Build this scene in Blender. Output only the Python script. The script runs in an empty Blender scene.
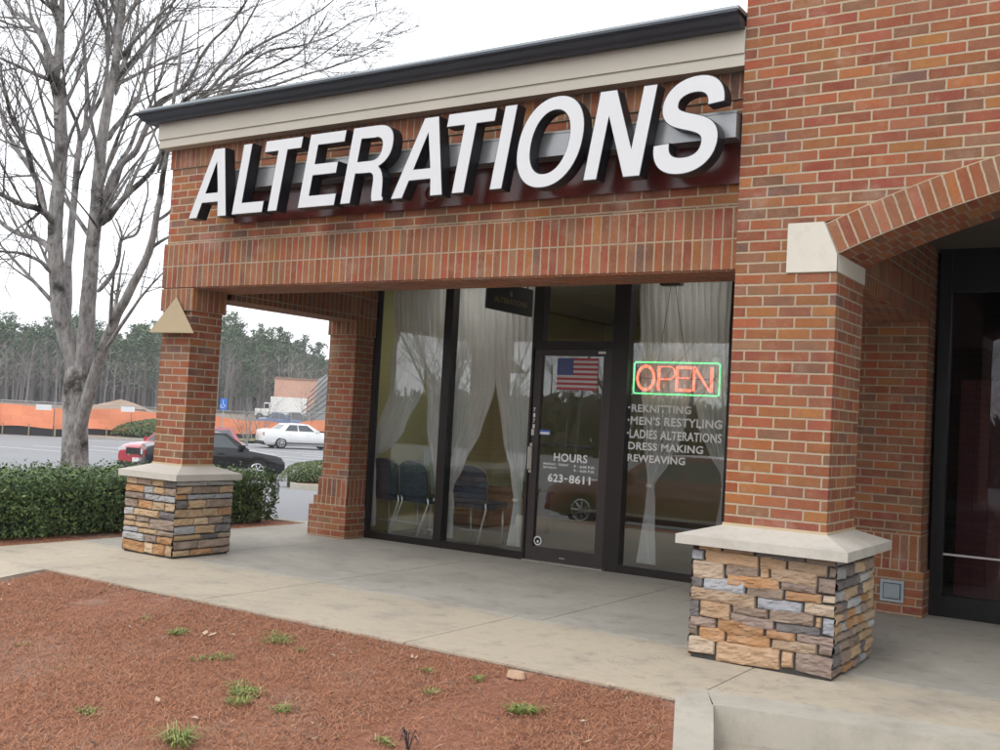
import bpy, bmesh, math, random
from mathutils import Vector, Matrix, noise
random.seed(7)
R = math.radians
scene = bpy.context.scene
COL = scene.collection
D = bpy.data

# ------------------------------------------------------------------ camera
CP = Vector((2.42835, -6.28953, 1.38603)); YAW, PIT, ROL, FPX = -0.58237, 0.04063, 0.05429, 1061.575
def basis():
    cy, sy, cp, sp = math.cos(YAW), math.sin(YAW), math.cos(PIT), math.sin(PIT)
    f = Vector((sy*cp, cy*cp, sp)); r = Vector((cy, -sy, 0)); u = r.cross(f)
    c, s = math.cos(ROL), math.sin(ROL)
    return c*r + s*u, -s*r + c*u, f
BR, BU, BF = basis()
cam = D.cameras.new('camera'); co = D.objects.new('camera', cam); COL.objects.link(co); scene.camera = co
cam.sensor_width = 36; cam.lens = 36*FPX/1000; cam.clip_end = 2000; cam.clip_start = 0.05
M = Matrix((BR, BU, -BF)).transposed().to_4x4(); M.translation = CP; co.matrix_world = M
def ray(x, y):
    return (BF + BR*((x-500)/FPX) - BU*((y-375)/FPX)).normalized()
def U(x, y, ax, v):            # photo pixel -> point on an axis plane
    d = ray(x, y); return CP + d*((v-CP[ax])/d[ax])
def UD(x, y, dist):            # photo pixel -> point at a horizontal distance
    d = ray(x, y); return CP + d*(dist/math.hypot(d.x, d.y))
def ss(a, b, x):
    t = min(max((x-a)/(b-a), 0), 1); return t*t*(3-2*t)
def gz(x, y):                  # terrain height
    u = -(x+7)*.76+(y-3)*.65
    a = .85*min(max(u/22, 0), 1)
    b = .42*min(max((-1.2-y)/4.3, 0), 1) + .18*min(max((-5.5-y)/6, 0), 1)
    d = math.hypot(x-CP.x, y-CP.y)
    return -max(a, b) + 1.1*ss(68, 120, d)*(1 if y > 0 else 0)

# ------------------------------------------------------------------ mesh builder
class MB:
    def __init__(s): s.v = []; s.f = []; s.uv = []; s.mi = []; s.c = []; s.usec = False
    def quad(s, pts, uv=None, mi=0, col=None):
        n = len(s.v); s.v += [tuple(p) for p in pts]; s.f.append(tuple(range(n, n+len(pts))))
        s.uv.append(uv or [(0, 0)]*len(pts)); s.mi.append(mi); s.c.append(col or (1, 1, 1))
        if col: s.usec = True
    def box(s, x0, x1, y0, y1, z0, z1, mi=0, uo=0, vo=0, faces='xXyYzZ', col=None):
        P = lambda a, b, c: (a, b, c)
        if 'y' in faces: s.quad([P(x0,y0,z0),P(x1,y0,z0),P(x1,y0,z1),P(x0,y0,z1)], [(x0+uo,z0+vo),(x1+uo,z0+vo),(x1+uo,z1+vo),(x0+uo,z1+vo)], mi, col)
        if 'Y' in faces: s.quad([P(x1,y1,z0),P(x0,y1,z0),P(x0,y1,z1),P(x1,y1,z1)], [(x1+uo,z0+vo),(x0+uo,z0+vo),(x0+uo,z1+vo),(x1+uo,z1+vo)], mi, col)
        a = x1+uo
        if 'X' in faces: s.quad([P(x1,y0,z0),P(x1,y1,z0),P(x1,y1,z1),P(x1,y0,z1)], [(a,z0+vo),(a+y1-y0,z0+vo),(a+y1-y0,z1+vo),(a,z1+vo)], mi, col)
        a = x0+uo
        if 'x' in faces: s.quad([P(x0,y1,z0),P(x0,y0,z0),P(x0,y0,z1),P(x0,y1,z1)], [(a-(y1-y0),z0+vo),(a,z0+vo),(a,z1+vo),(a-(y1-y0),z1+vo)], mi, col)
        if 'Z' in faces: s.quad([P(x0,y0,z1),P(x1,y0,z1),P(x1,y1,z1),P(x0,y1,z1)], [(x0+uo,y0),(x1+uo,y0),(x1+uo,y1),(x0+uo,y1)], mi, col)
        if 'z' in faces: s.quad([P(x0,y1,z0),P(x1,y1,z0),P(x1,y0,z0),P(x0,y0,z0)], [(x0+uo,y1),(x1+uo,y1),(x1+uo,y0),(x0+uo,y0)], mi, col)
        return s
    def tube(s, pts, rads, n=6, mi=0, cap=True, col=None):
        pts = [Vector(p) for p in pts]; base = len(s.v)
        if not hasattr(rads, '__len__'): rads = [rads]*len(pts)
        up = None
        for i, p in enumerate(pts):
            t = (pts[min(i+1, len(pts)-1)]-pts[max(i-1, 0)])
            if t.length < 1e-9: t = Vector((0, 0, 1))
            t.normalize()
            if up is None: up = t.orthogonal().normalized()
            a = (up - t*up.dot(t))
            a = a.normalized() if a.length > 1e-6 else t.orthogonal().normalized()
            up = a; b = t.cross(a)
            for k in range(n):
                an = 2*math.pi*k/n; q = p+(a*math.cos(an)+b*math.sin(an))*rads[i]; s.v.append(tuple(q))
        for i in range(len(pts)-1):
            for k in range(n):
                k2 = (k+1) % n; s.f.append((base+i*n+k, base+i*n+k2, base+(i+1)*n+k2, base+(i+1)*n+k))
                s.uv.append([(k/n, i), ((k+1)/n, i), ((k+1)/n, i+1), (k/n, i+1)]); s.mi.append(mi); s.c.append(col or (1, 1, 1))
        if cap:
            s.f.append(tuple(base+k for k in reversed(range(n)))); s.uv.append([(0, 0)]*n); s.mi.append(mi); s.c.append(col or (1, 1, 1))
            e = base+(len(pts)-1)*n
            s.f.append(tuple(e+k for k in range(n))); s.uv.append([(0, 0)]*n); s.mi.append(mi); s.c.append(col or (1, 1, 1))
        if col: s.usec = True
        return s
    def lathe(s, c, prof, n=16, axis='z', mi=0):      # prof: (radius, height)
        base = len(s.v)
        for r, h in prof:
            for k in range(n):
                an = 2*math.pi*k/n; a, b = r*math.cos(an), r*math.sin(an)
                s.v.append((c[0]+a, c[1]+b, c[2]+h) if axis == 'z' else ((c[0]+h, c[1]+a, c[2]+b) if axis == 'x' else (c[0]+a, c[1]+h, c[2]+b)))
        for i in range(len(prof)-1):
            for k in range(n):
                k2 = (k+1) % n; s.f.append((base+i*n+k, base+i*n+k2, base+(i+1)*n+k2, base+(i+1)*n+k)); s.uv.append([(0, 0)]*4); s.mi.append(mi); s.c.append((1, 1, 1))
        for e, rev in ((base, True), (base+(len(prof)-1)*n, False)):
            r = list(range(e, e+n)); s.f.append(tuple(reversed(r) if rev else r)); s.uv.append([(0, 0)]*n); s.mi.append(mi); s.c.append((1, 1, 1))
        return s
    def mesh(s, name, mats, smooth=False):
        me = D.meshes.new(name); me.from_pydata(s.v, [], s.f)
        uvl = me.uv_layers.new(name='UVMap'); flat = [c for f in s.uv for p in f for c in p]
        uvl.data.foreach_set('uv', flat)
        if s.usec:
            ca = me.color_attributes.new('Col', 'FLOAT_COLOR', 'CORNER')
            fl = [x for f, c in zip(s.f, s.c) for _ in f for x in (c[0], c[1], c[2], 1)]
            ca.data.foreach_set('color', fl)
        if not isinstance(mats, (list, tuple)): mats = [mats]
        for m in mats: me.materials.append(m)
        me.polygons.foreach_set('material_index', s.mi)
        if smooth: me.polygons.foreach_set('use_smooth', [True]*len(s.f))
        me.update(); return me
    def build(s, name, mats, parent=None, smooth=False, bevel=0, loc=None):
        o = D.objects.new(name, s.mesh(name, mats, smooth)); COL.objects.link(o)
        if parent: o.parent = parent
        if loc: o.location = loc
        if bevel:
            m = o.modifiers.new('b', 'BEVEL'); m.width = bevel; m.segments = 2; m.limit_method = 'ANGLE'; m.angle_limit = R(40)
        return o
def empty(name, loc=(0, 0, 0), rz=0, parent=None):
    o = D.objects.new(name, None); COL.objects.link(o); o.location = loc; o.rotation_euler[2] = rz
    if parent: o.parent = parent
    return o
def tag(o, label=None, cat=None, group=None, kind=None):
    for k, v in (('label', label), ('category', cat), ('group', group), ('kind', kind)):
        if v: o[k] = v
    return o
def copy_tree(o, parent=None):
    c = o.copy(); COL.objects.link(c); c.parent = parent
    for ch in list(o.children): copy_tree(ch, c)
    return c

# ------------------------------------------------------------------ materials
class NT:
    def __init__(s, name):
        s.m = D.materials.new(name); s.m.use_nodes = True; s.t = s.m.node_tree; s.t.nodes.clear()
        s.out = s.n('ShaderNodeOutputMaterial')
    def n(s, typ, **kw):
        x = s.t.nodes.new(typ)
        for k, v in kw.items(): setattr(x, k, v)
        return x
    def l(s, a, b): s.t.links.new(a, b)
    def math(s, op, a, b=None, c=None, clamp=False):
        x = s.n('ShaderNodeMath', operation=op, use_clamp=clamp)
        for i, v in enumerate((a, b, c)):
            if v is None: continue
            if hasattr(v, 'is_output'): s.l(v, x.inputs[i])
            else: x.inputs[i].default_value = v
        return x.outputs[0]
    def mix(s, f, a, b, mode='MIX'):
        x = s.n('ShaderNodeMix', data_type='RGBA', blend_type=mode)
        for i, v in ((0, f), (6, a), (7, b)):
            if hasattr(v, 'is_output'): s.l(v, x.inputs[i])
            else: x.inputs[i].default_value = v if i == 0 else (*v, 1)
        return x.outputs[2]
    def noise(s, scale, detail=3, vec=None, rough=.55, dim='3D'):
        x = s.n('ShaderNodeTexNoise'); x.inputs['Scale'].default_value = scale; x.inputs['Detail'].default_value = detail; x.inputs['Roughness'].default_value = rough
        if vec is not None: s.l(vec, x.inputs['Vector'])
        return x.outputs['Fac']
    def obj(s): return s.n('ShaderNodeTexCoord').outputs['Object']
    def ramp(s, f, stops, interp='LINEAR'):
        x = s.n('ShaderNodeValToRGB'); cr = x.color_ramp; cr.interpolation = interp
        while len(cr.elements) < len(stops): cr.elements.new(.5)
        for e, (p, c) in zip(cr.elements, stops): e.position = p; e.color = (*c, 1) if len(c) == 3 else c
        s.l(f, x.inputs[0]); return x.outputs[0]
    def bsdf(s, col, rough=.8, metal=0, spec=.5, bump=None, bstr=.3, bdist=.005, **kw):
        b = s.n('ShaderNodeBsdfPrincipled')
        if hasattr(col, 'is_output'): s.l(col, b.inputs['Base Color'])
        else: b.inputs['Base Color'].default_value = (*col, 1)
        if hasattr(rough, 'is_output'): s.l(rough, b.inputs['Roughness'])
        else: b.inputs['Roughness'].default_value = rough
        b.inputs['Metallic'].default_value = metal; b.inputs['Specular IOR Level'].default_value = spec
        for k, v in kw.items(): b.inputs[k].default_value = v
        if bump is not None:
            x = s.n('ShaderNodeBump'); x.inputs['Strength'].default_value = bstr; x.inputs['Distance'].default_value = bdist
            s.l(bump, x.inputs['Height']); s.l(x.outputs[0], b.inputs['Normal'])
        s.l(b.outputs[0], s.out.inputs[0]); return b
_M = {}
def plain(name, col, rough=.6, metal=0, var=.12, scale=6, bump=0, spec=.5, **kw):
    if name in _M: return _M[name]
    t = NT(name); n = t.noise(scale, 4, t.obj())
    c = t.mix(n, tuple(x*(1-var) for x in col), tuple(min(1, x*(1+var)) for x in col))
    n2 = t.noise(scale*9, 3, t.obj()) if bump else None
    t.bsdf(c, rough, metal, spec, bump=n2, bstr=bump or .3, **kw); _M[name] = t.m; return t.m
BR_COLS = [(.0, (.33, .075, .038)), (.15, (.28, .058, .036)), (.28, (.34, .105, .04)), (.40, (.23, .082, .05)), (.50, (.32, .10, .065)), (.60, (.30, .062, .045)),
           (.70, (.37, .13, .05)), (.78, (.20, .10, .062)), (.86, (.34, .085, .045)), (.92, (.25, .13, .085)), (.965, (.125, .075, .07))]
def brick(name, bw=.2032, bh=.0677, off=.5, mort=.0108, mcol=(.46, .37, .245), cols=BR_COLS, vo=.0, uo=0, dirt=0.0, seed=0):
    if name in _M: return _M[name]
    t = NT(name); uv = t.n('ShaderNodeUVMap').outputs[0]; sp = t.n('ShaderNodeSeparateXYZ'); t.l(uv, sp.inputs[0])
    oc = t.obj(); wob = t.math('MULTIPLY', t.math('SUBTRACT', t.noise(30, 4, oc, .7), .5), .013)
    wob2 = t.math('MULTIPLY', t.math('SUBTRACT', t.noise(33, 4, oc, .7), .5), .008)
    v = t.math('DIVIDE', t.math('ADD', t.math('ADD', sp.outputs[1], vo), wob2), bh)
    row = t.math('FLOOR', v)
    u = t.math('ADD', t.math('DIVIDE', t.math('ADD', t.math('ADD', sp.outputs[0], uo+20*bw), wob), bw), t.math('MULTIPLY', t.math('FLOORED_MODULO', row, 2), off))
    cl = t.math('FLOOR', u)
    fu = t.math('FRACT', u); fv = t.math('FRACT', v)
    du = t.math('MULTIPLY', t.math('MINIMUM', fu, t.math('SUBTRACT', 1, fu)), bw)
    dv = t.math('MULTIPLY', t.math('MINIMUM', fv, t.math('SUBTRACT', 1, fv)), bh)
    d = t.math('MINIMUM', du, dv)
    mr = t.n('ShaderNodeMapRange', interpolation_type='SMOOTHSTEP'); t.l(d, mr.inputs[0]); mr.inputs[1].default_value = mort/2-.0012; mr.inputs[2].default_value = mort/2+.0022
    mask = mr.outputs[0]
    cv = t.n('ShaderNodeCombineXYZ'); t.l(cl, cv.inputs[0]); t.l(row, cv.inputs[1]); cv.inputs[2].default_value = seed+.5
    wn = t.n('ShaderNodeTexWhiteNoise', noise_dimensions='3D'); t.l(cv.outputs[0], wn.inputs[0])
    bc = t.ramp(wn.outputs['Value'], cols, 'CONSTANT')
    hs = t.n('ShaderNodeHueSaturation'); t.l(bc, hs.inputs['Color'])
    sc = t.n('ShaderNodeSeparateColor'); t.l(wn.outputs['Color'], sc.inputs[0])
    t.l(t.math('MULTIPLY_ADD', sc.outputs[1], .56, .66), hs.inputs['Value'])
    t.l(t.math('MULTIPLY_ADD', sc.outputs[2], .022, .496), hs.inputs['Hue'])
    hs.inputs['Saturation'].default_value = 1.06
    n1 = t.noise(26, 5, oc, .7); n2 = t.noise(150, 3, oc, .6); n3 = t.noise(1.3, 3, oc)
    n4 = t.noise(7, 4, oc, .6); bc2 = t.mix(t.math('MULTIPLY', t.math('SUBTRACT', n4, .4, clamp=True), 2.2, clamp=True), hs.outputs[0], (.34, .15, .07))
    bc2 = t.mix(t.math('MULTIPLY', t.math('SUBTRACT', n1, .3, clamp=True), 1.3, clamp=True), bc2, (.17, .075, .05), 'MIX')
    bc2 = t.mix(t.math('MULTIPLY', t.math('SUBTRACT', n2, .45, clamp=True), 1.2), bc2, (.45, .25, .16))
    mc = t.mix(n1, tuple(x*.7 for x in mcol), tuple(min(1, x*1.2) for x in mcol)); mc = t.mix(t.math('MULTIPLY', t.math('SUBTRACT', t.noise(1.1, 4, oc), .42, clamp=True), 3, clamp=True), mc, (.34, .29, .24))
    c = t.mix(mask, mc, bc2)
    sm = t.math('MULTIPLY', t.math('SUBTRACT', t.noise(11, 6, oc, .8), .56, clamp=True), 3.0, clamp=True); c = t.mix(t.math('MULTIPLY', sm, .55), c, tuple(x*.9 for x in mcol))
    # efflorescence and grime
    ef = t.math('MULTIPLY', t.math('SUBTRACT', t.noise(3.1, 7, oc, .72), .55, clamp=True), 1.7, clamp=True)
    c = t.mix(ef, c, (.5, .42, .36))
    c = t.mix(t.math('MULTIPLY', t.math('SUBTRACT', n3, .42, clamp=True), .9+dirt), c, (.12, .075, .055))
    h = t.math('ADD', t.math('MULTIPLY', mask, 1.0), t.math('MULTIPLY', t.math('ADD', n1, n2), .22))
    t.bsdf(c, .88, 0, .3, bump=h, bstr=.7, bdist=.006)
    _M[name] = t.m; return t.m
CAPZ = .803
BRICK = brick('brick running bond', vo=-CAPZ+.0677*40, uo=.02)
BRICK2 = brick('brick running bond porch', vo=-CAPZ+.0677*40, uo=.06, mcol=(.36, .29, .19), seed=4)
SOLD = brick('brick soldier course', bw=.0677, bh=.2032, off=0, vo=-2.405+.2032*20, seed=2, mcol=(.42, .32, .21))
SOLD2 = brick('brick soldier course top', bw=.0677, bh=.2032, off=0, vo=-3.51+.2032*40, seed=7, mcol=(.36, .26, .17))
SOLDC = brick('brick soldier corbel', bw=.0677, bh=.2032, off=0, vo=-2.2+.2032*20, seed=9, mcol=(.42, .32, .21))
ROWL = brick('brick rowlock', bw=.0677, bh=.1016, off=0, vo=-.352+.1016*20, seed=5)
SOLDB = brick('brick soldier base', bw=.0677, bh=.2032, off=0, vo=-.435+.2032*20, seed=6)
BASEB = brick('brick base', vo=-.352+.0677*40, seed=8, mcol=(.4, .31, .2))
ARCHB = brick('brick arch ring', bw=.0677, bh=.2032, off=0, vo=.2032*10, seed=3)
SOFB = brick('brick soffit', bw=.0677, bh=.2032, off=0.5, vo=.2032*10, seed=13, mcol=(.3, .22, .15))

def concrete(name, c1, c2, warm=None, rough=.85, stain=.5):
    t = NT(name); oc = t.obj(); a = t.noise(.9, 6, oc, .62); b = t.noise(14, 5, oc, .7); g = t.noise(240, 2, oc)
    c = t.mix(t.ramp(a, [(.3, (0, 0, 0)), (.7, (1, 1, 1))]), c1, c2)
    if warm:
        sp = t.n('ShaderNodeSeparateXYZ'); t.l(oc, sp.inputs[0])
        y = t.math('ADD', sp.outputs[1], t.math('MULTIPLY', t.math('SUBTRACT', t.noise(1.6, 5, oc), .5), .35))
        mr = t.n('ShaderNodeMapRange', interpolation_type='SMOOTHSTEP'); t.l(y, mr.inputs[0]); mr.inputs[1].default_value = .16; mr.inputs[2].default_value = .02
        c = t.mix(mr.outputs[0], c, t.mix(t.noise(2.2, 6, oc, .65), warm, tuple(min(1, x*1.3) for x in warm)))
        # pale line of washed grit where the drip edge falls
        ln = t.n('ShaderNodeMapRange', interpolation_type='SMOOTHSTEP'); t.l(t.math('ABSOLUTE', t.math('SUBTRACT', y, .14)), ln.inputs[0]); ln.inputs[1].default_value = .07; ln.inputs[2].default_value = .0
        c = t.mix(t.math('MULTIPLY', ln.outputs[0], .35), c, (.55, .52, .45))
    c = t.mix(t.math('MULTIPLY', t.math('SUBTRACT', t.noise(1.1, 8, oc, .72), .48, clamp=True), stain*3.2, clamp=True), c, tuple(x*.68 for x in c1))
    c = t.mix(t.math('MULTIPLY', t.math('SUBTRACT', t.noise(4.5, 7, oc, .75), .54, clamp=True), stain*4, clamp=True), c, tuple(x*.6 for x in c1))
    c = t.mix(t.math('MULTIPLY', t.math('SUBTRACT', t.noise(1.9, 8, oc, .78), .57, clamp=True), 4.0, clamp=True), c, tuple(min(1, x*1.32) for x in c2))
    vo = t.n('ShaderNodeTexVoronoi', feature='DISTANCE_TO_EDGE'); vo.inputs['Scale'].default_value = .55; mpv = t.n('ShaderNodeVectorMath', operation='ADD'); nz_ = t.n('ShaderNodeTexNoise'); nz_.inputs['Scale'].default_value = 2.2; nz_.inputs['Detail'].default_value = 5; t.l(oc, nz_.inputs['Vector']); t.l(oc, mpv.inputs[0]); t.l(nz_.outputs['Color'], mpv.inputs[1]); t.l(mpv.outputs[0], vo.inputs['Vector'])
    ck = t.n('ShaderNodeMapRange'); t.l(vo.outputs['Distance'], ck.inputs[0]); ck.inputs[1].default_value = .0035; ck.inputs[2].default_value = .0; hk = t.math('MULTIPLY', ck.outputs[0], t.math('GREATER_THAN', t.noise(.45, 2, oc), .52))
    if warm: c = t.mix(t.math('MULTIPLY', hk, .4), c, tuple(x*.4 for x in c1))
    c = t.mix(t.math('MULTIPLY', t.math('SUBTRACT', b, .5, clamp=True), 1.4), c, tuple(x*.72 for x in c1))
    c = t.mix(t.math('MULTIPLY', t.math('SUBTRACT', g, .55, clamp=True), 1.5), c, tuple(min(1, x*1.35) for x in c2))
    t.bsdf(c, rough, 0, .35, bump=t.math('ADD', b, t.math('MULTIPLY', g, .5)), bstr=.35, bdist=.003)
    return t.m
PORCH = concrete('porch concrete', (.33, .31, .27), (.40, .38, .33), warm=(.40, .345, .265), stain=.9)
KERB = concrete('kerb concrete', (.38, .355, .30), (.47, .44, .375), stain=.8)
GUTC = concrete('gutter pan concrete', (.25, .22, .18), (.38, .34, .28), stain=1.3)
CAPM = concrete('cast stone cap', (.46, .43, .38), (.55, .52, .46), stain=.45)
IMPM = concrete('limestone impost', (.58, .545, .47), (.63, .60, .52), stain=.08)
def asphalt():
    t = NT('asphalt'); oc = t.obj(); a = t.noise(.25, 5, oc); g = t.noise(90, 2, oc)
    c = t.mix(a, (.20, .205, .215), (.27, .275, .285)); c = t.mix(t.math('MULTIPLY', g, .35), c, (.12, .12, .125))
    t.bsdf(c, .8, 0, .4, bump=g, bstr=.3, bdist=.004); return t.m
ASPH = asphalt()
def straw_mat(name='pine straw mulch'):
    t = NT(name); oc = t.obj(); a = t.noise(1.4, 5, oc, .65); b = t.noise(30, 4, oc, .7)
    c = t.mix(a, (.27, .12, .075), (.37, .17, .105)); c = t.mix(t.math('MULTIPLY', b, .6), c, (.14, .07, .05))
    c = t.mix(t.math('MULTIPLY', t.math('SUBTRACT', t.noise(.9, 6, oc, .75), .53, clamp=True), 5, clamp=True), c, (.38, .31, .26))
    c = t.mix(t.math('MULTIPLY', t.math('SUBTRACT', t.noise(.5, 4, oc, .6), .5, clamp=True), 3, clamp=True), c, (.38, .19, .12))
    t.bsdf(c, .95, 0, .2, bump=b, bstr=.8, bdist=.02); return t.m
MULCH = straw_mat()
def earth():
    t = NT('bare earth and rough grass'); oc = t.obj(); a = t.noise(.08, 6, oc, .7); b = t.noise(.9, 5, oc, .7)
    c = t.ramp(a, [(.35, (.20, .15, .11)), (.5, (.26, .2, .15)), (.62, (.15, .15, .08))]); c = t.mix(b, c, (.15, .12, .09))
    t.bsdf(c, .95); return t.m
EARTH = earth()
def vcol(name, rough=.85, bump=.5, scale=22, spec=.3):
    t = NT(name); at = t.n('ShaderNodeVertexColor', layer_name='Col'); oc = t.obj(); n = t.noise(scale, 6, oc, .7); n2 = t.noise(scale*.35, 3, oc)
    c = t.mix(t.math('MULTIPLY', n, .75), at.outputs[0], t.mix(.5, at.outputs[0], (.07, .05, .04)))
    c = t.mix(t.math('MULTIPLY', t.math('SUBTRACT', n2, .45, clamp=True), 1.6), c, t.mix(.5, at.outputs[0], (.5, .42, .34)))
    t.bsdf(c, rough, 0, spec, bump=n, bstr=bump, bdist=.012); return t.m
STONE = vcol('ledge stone veneer')
STMORT = plain('dark stone joint', (.05, .045, .04), .95, var=.3)
DARKFR = plain('dark bronze aluminium', (.028, .022, .021), .38, .55, var=.2, scale=3)
DOORFR = plain('bronze door aluminium', (.052, .041, .038), .42, .45, var=.15, scale=3)
BEIGE = plain('beige fascia paint', (.49, .45, .375), .6, var=.1, scale=1.3)
GUTTER = plain('dark grey gutter metal', (.045, .052, .065), .42, .3, var=.12, scale=4)
DRIP = plain('grey roof edge metal', (.3, .33, .34), .35, .6)
LETW = plain('white acrylic letter face', (.61, .62, .63), .35, var=.04, scale=1.5)
LETD = plain('black letter return', (.014, .014, .018), .4, .2)
RACE = plain('grey raceway metal', (.28, .285, .29), .28, .6, var=.15)
MAROON = plain('maroon backing panel', (.085, .018, .014), .22, var=.1)
OLIVE = plain('olive painted wall', (.43, .415, .205), .8, var=.06, scale=1)
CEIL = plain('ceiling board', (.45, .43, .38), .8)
CARPET = plain('interior floor', (.15, .13, .095), .8, var=.2, scale=2)
WOOD = plain('brown wood', (.22, .1, .055), .5, var=.3, scale=4)
CHROME = plain('chrome tube', (.85, .86, .88), .28, .8, var=.02)
CHAIRF = plain('blue chair fabric', (.028, .045, .085), .85, var=.25, scale=20)
CHAIRB = plain('tan chair edge', (.22, .2, .15), .5, .3)
TAN = plain('tan sconce enamel', (.33, .25, .14), .5, var=.05)
GALV = plain('galvanised steel', (.38, .39, .40), .45, .7, var=.15)
RUBBER = plain('tyre rubber', (.016, .016, .017), .8)
BLACKM = plain('black paint', (.012, .012, .013), .45)
WHITEP = plain('white paint', (.78, .78, .76), .45, var=.03)
DARKROOM = plain('dark interior wall', (.035, .02, .018), .7, var=.3, scale=1)
REFLM = plain('painted maroon reflection', (.22, .06, .06), .5, var=.25, scale=1.2)
ROOFM = plain('roof membrane', (.3, .3, .3), .8)
def glass(name, tint=(.95, .96, .94), refl=1.5, rough=0):
    t = NT(name); ge = t.n('ShaderNodeNewGeometry'); dt = t.n('ShaderNodeVectorMath', operation='DOT_PRODUCT'); t.l(ge.outputs['Incoming'], dt.inputs[0]); t.l(ge.outputs['Normal'], dt.inputs[1])
    f0 = ((refl-1)/(refl+1))**2; fr = t.math('MULTIPLY_ADD', t.math('POWER', t.math('SUBTRACT', 1, t.math('ABSOLUTE', dt.outputs['Value'])), 5), 1-f0, f0)
    tr = t.n('ShaderNodeBsdfTransparent'); tr.inputs[0].default_value = (*tint, 1)
    gl = t.n('ShaderNodeBsdfGlossy'); gl.inputs['Roughness'].default_value = rough; gl.inputs[0].default_value = (.96, .97, 1, 1)
    oc = t.obj(); bp = t.n('ShaderNodeBump'); bp.inputs['Strength'].default_value = .02; bp.inputs['Distance'].default_value = .02
    t.l(t.noise(1.1, 1, oc), bp.inputs['Height']); t.l(bp.outputs[0], gl.inputs['Normal'])
    mx = t.n('ShaderNodeMixShader'); t.l(fr, mx.inputs[0]); t.l(tr.outputs[0], mx.inputs[1]); t.l(gl.outputs[0], mx.inputs[2])
    t.l(mx.outputs[0], t.out.inputs[0]); return t.m
GLASS = glass('window glass', refl=1.8); GLASSD = glass('dark tinted glass', (.6, .57, .6), 1.5)
CARGL = plain('car glass', (.03, .04, .045), .06, var=.1, spec=.9)
def emit(name, col, s):
    t = NT(name); e = t.n('ShaderNodeEmission'); e.inputs[0].default_value = (*col, 1); e.inputs[1].default_value = s; t.l(e.outputs[0], t.out.inputs[0]); return t.m
def carpaint(name, col):
    return plain(name, col, .32, 0, var=.03, spec=.6, **{'Coat Weight': .8, 'Coat Roughness': .06})
def sheer():
    t = NT('sheer white curtain'); d = t.n('ShaderNodeBsdfDiffuse'); d.inputs[0].default_value = (.87, .88, .90, 1)
    tl = t.n('ShaderNodeBsdfTranslucent'); tl.inputs[0].default_value = (.87, .88, .90, 1); tr = t.n('ShaderNodeBsdfTransparent')
    m1 = t.n('ShaderNodeMixShader'); m1.inputs[0].default_value = .35; t.l(d.outputs[0], m1.inputs[1]); t.l(tl.outputs[0], m1.inputs[2])
    m2 = t.n('ShaderNodeMixShader'); m2.inputs[0].default_value = .86; t.l(tr.outputs[0], m2.inputs[1]); t.l(m1.outputs[0], m2.inputs[2])
    t.l(m2.outputs[0], t.out.inputs[0]); return t.m
SHEER = sheer()
def bark(name='grey bark', a=(.15, .143, .135), b=(.41, .395, .38), dark=(.05, .046, .04)):
    t = NT(name); oc = t.obj(); mp = t.n('ShaderNodeMapping'); mp.inputs['Scale'].default_value = (1, 1, .28); t.l(oc, mp.inputs[0])
    n = t.noise(16, 6, mp.outputs[0], .75); p = t.noise(2.0, 5, oc, .7)
    c = t.mix(t.ramp(n, [(.35, (0, 0, 0)), (.65, (1, 1, 1))]), a, b)
    c = t.mix(t.ramp(p, [(.5, (0, 0, 0)), (.62, (1, 1, 1))]), c, dark)
    t.bsdf(c, .95, 0, .2, bump=n, bstr=.9, bdist=.02); return t.m
BARK = bark()
def leafmat(name, a, b, c3, trans=.2):
    t = NT(name); g = t.n('ShaderNodeNewGeometry'); f = t.ramp(g.outputs['Random Per Island'], [(0, a), (.6, b), (1, c3)])
    b1 = t.bsdf(f, .55, 0, .4); return t.m

# ------------------------------------------------------------------ ground
def sheet(name, xs, ys, zf, mat, kind='structure', parent=None, clip=None):
    mb = MB(); nx, ny = len(xs), len(ys)
    mb.v = [(x, y, zf(x, y)) for y in ys for x in xs]
    for j in range(ny-1):
        for i in range(nx-1):
            cx, cy = (xs[i]+xs[i+1])/2, (ys[j]+ys[j+1])/2
            if clip and not clip(cx, cy): continue
            mb.f.append((j*nx+i, j*nx+i+1, (j+1)*nx+i+1, (j+1)*nx+i)); mb.uv.append([(0, 0)]*4); mb.mi.append(0); mb.c.append((1, 1, 1))
    o = mb.build(name, mat, parent, smooth=True); tag(o, kind=kind); return o
def lin(a, b, n): return [a+(b-a)*i/(n-1) for i in range(n)]
gx = [-900, -500, -300, -220, -180]+lin(-160, 60, 111)+[100, 200, 400, 900]
gy = [-900, -400, -200, -100]+lin(-60, 160, 111)+[180, 220, 300, 500, 900]
sheet('ground', gx, gy, lambda x, y: gz(x, y)-.30+.1*noise.noise(Vector((x*.1, y*.1, 0))), EARTH)
# parking lot: left of the building, and the aisle in front of the bed
FENCE = [(-56, 16), (-53.2, 28), (-51.2, 29.9), (-49.9, 34), (-49.6, 43.2), (-53.2, 54.4), (-57, 66), (-60, 78)]
def in_lot(x, y):
    px = None
    for (ax, ay), (bx, by) in zip(FENCE, FENCE[1:]):
        if min(ay, by) <= y <= max(ay, by): px = ax+(bx-ax)*(y-ay)/(by-ay)
    if px is None: px = -56 if y < 16 else -60
    if x > -5.2 and -5.5 < y < 2.5: return False
    return x > px+1.2
sheet('parking_lot', lin(-60, 40, 101), lin(-45, 80, 126), lambda x, y: gz(x, y)-.13, ASPH, clip=in_lot)
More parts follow.
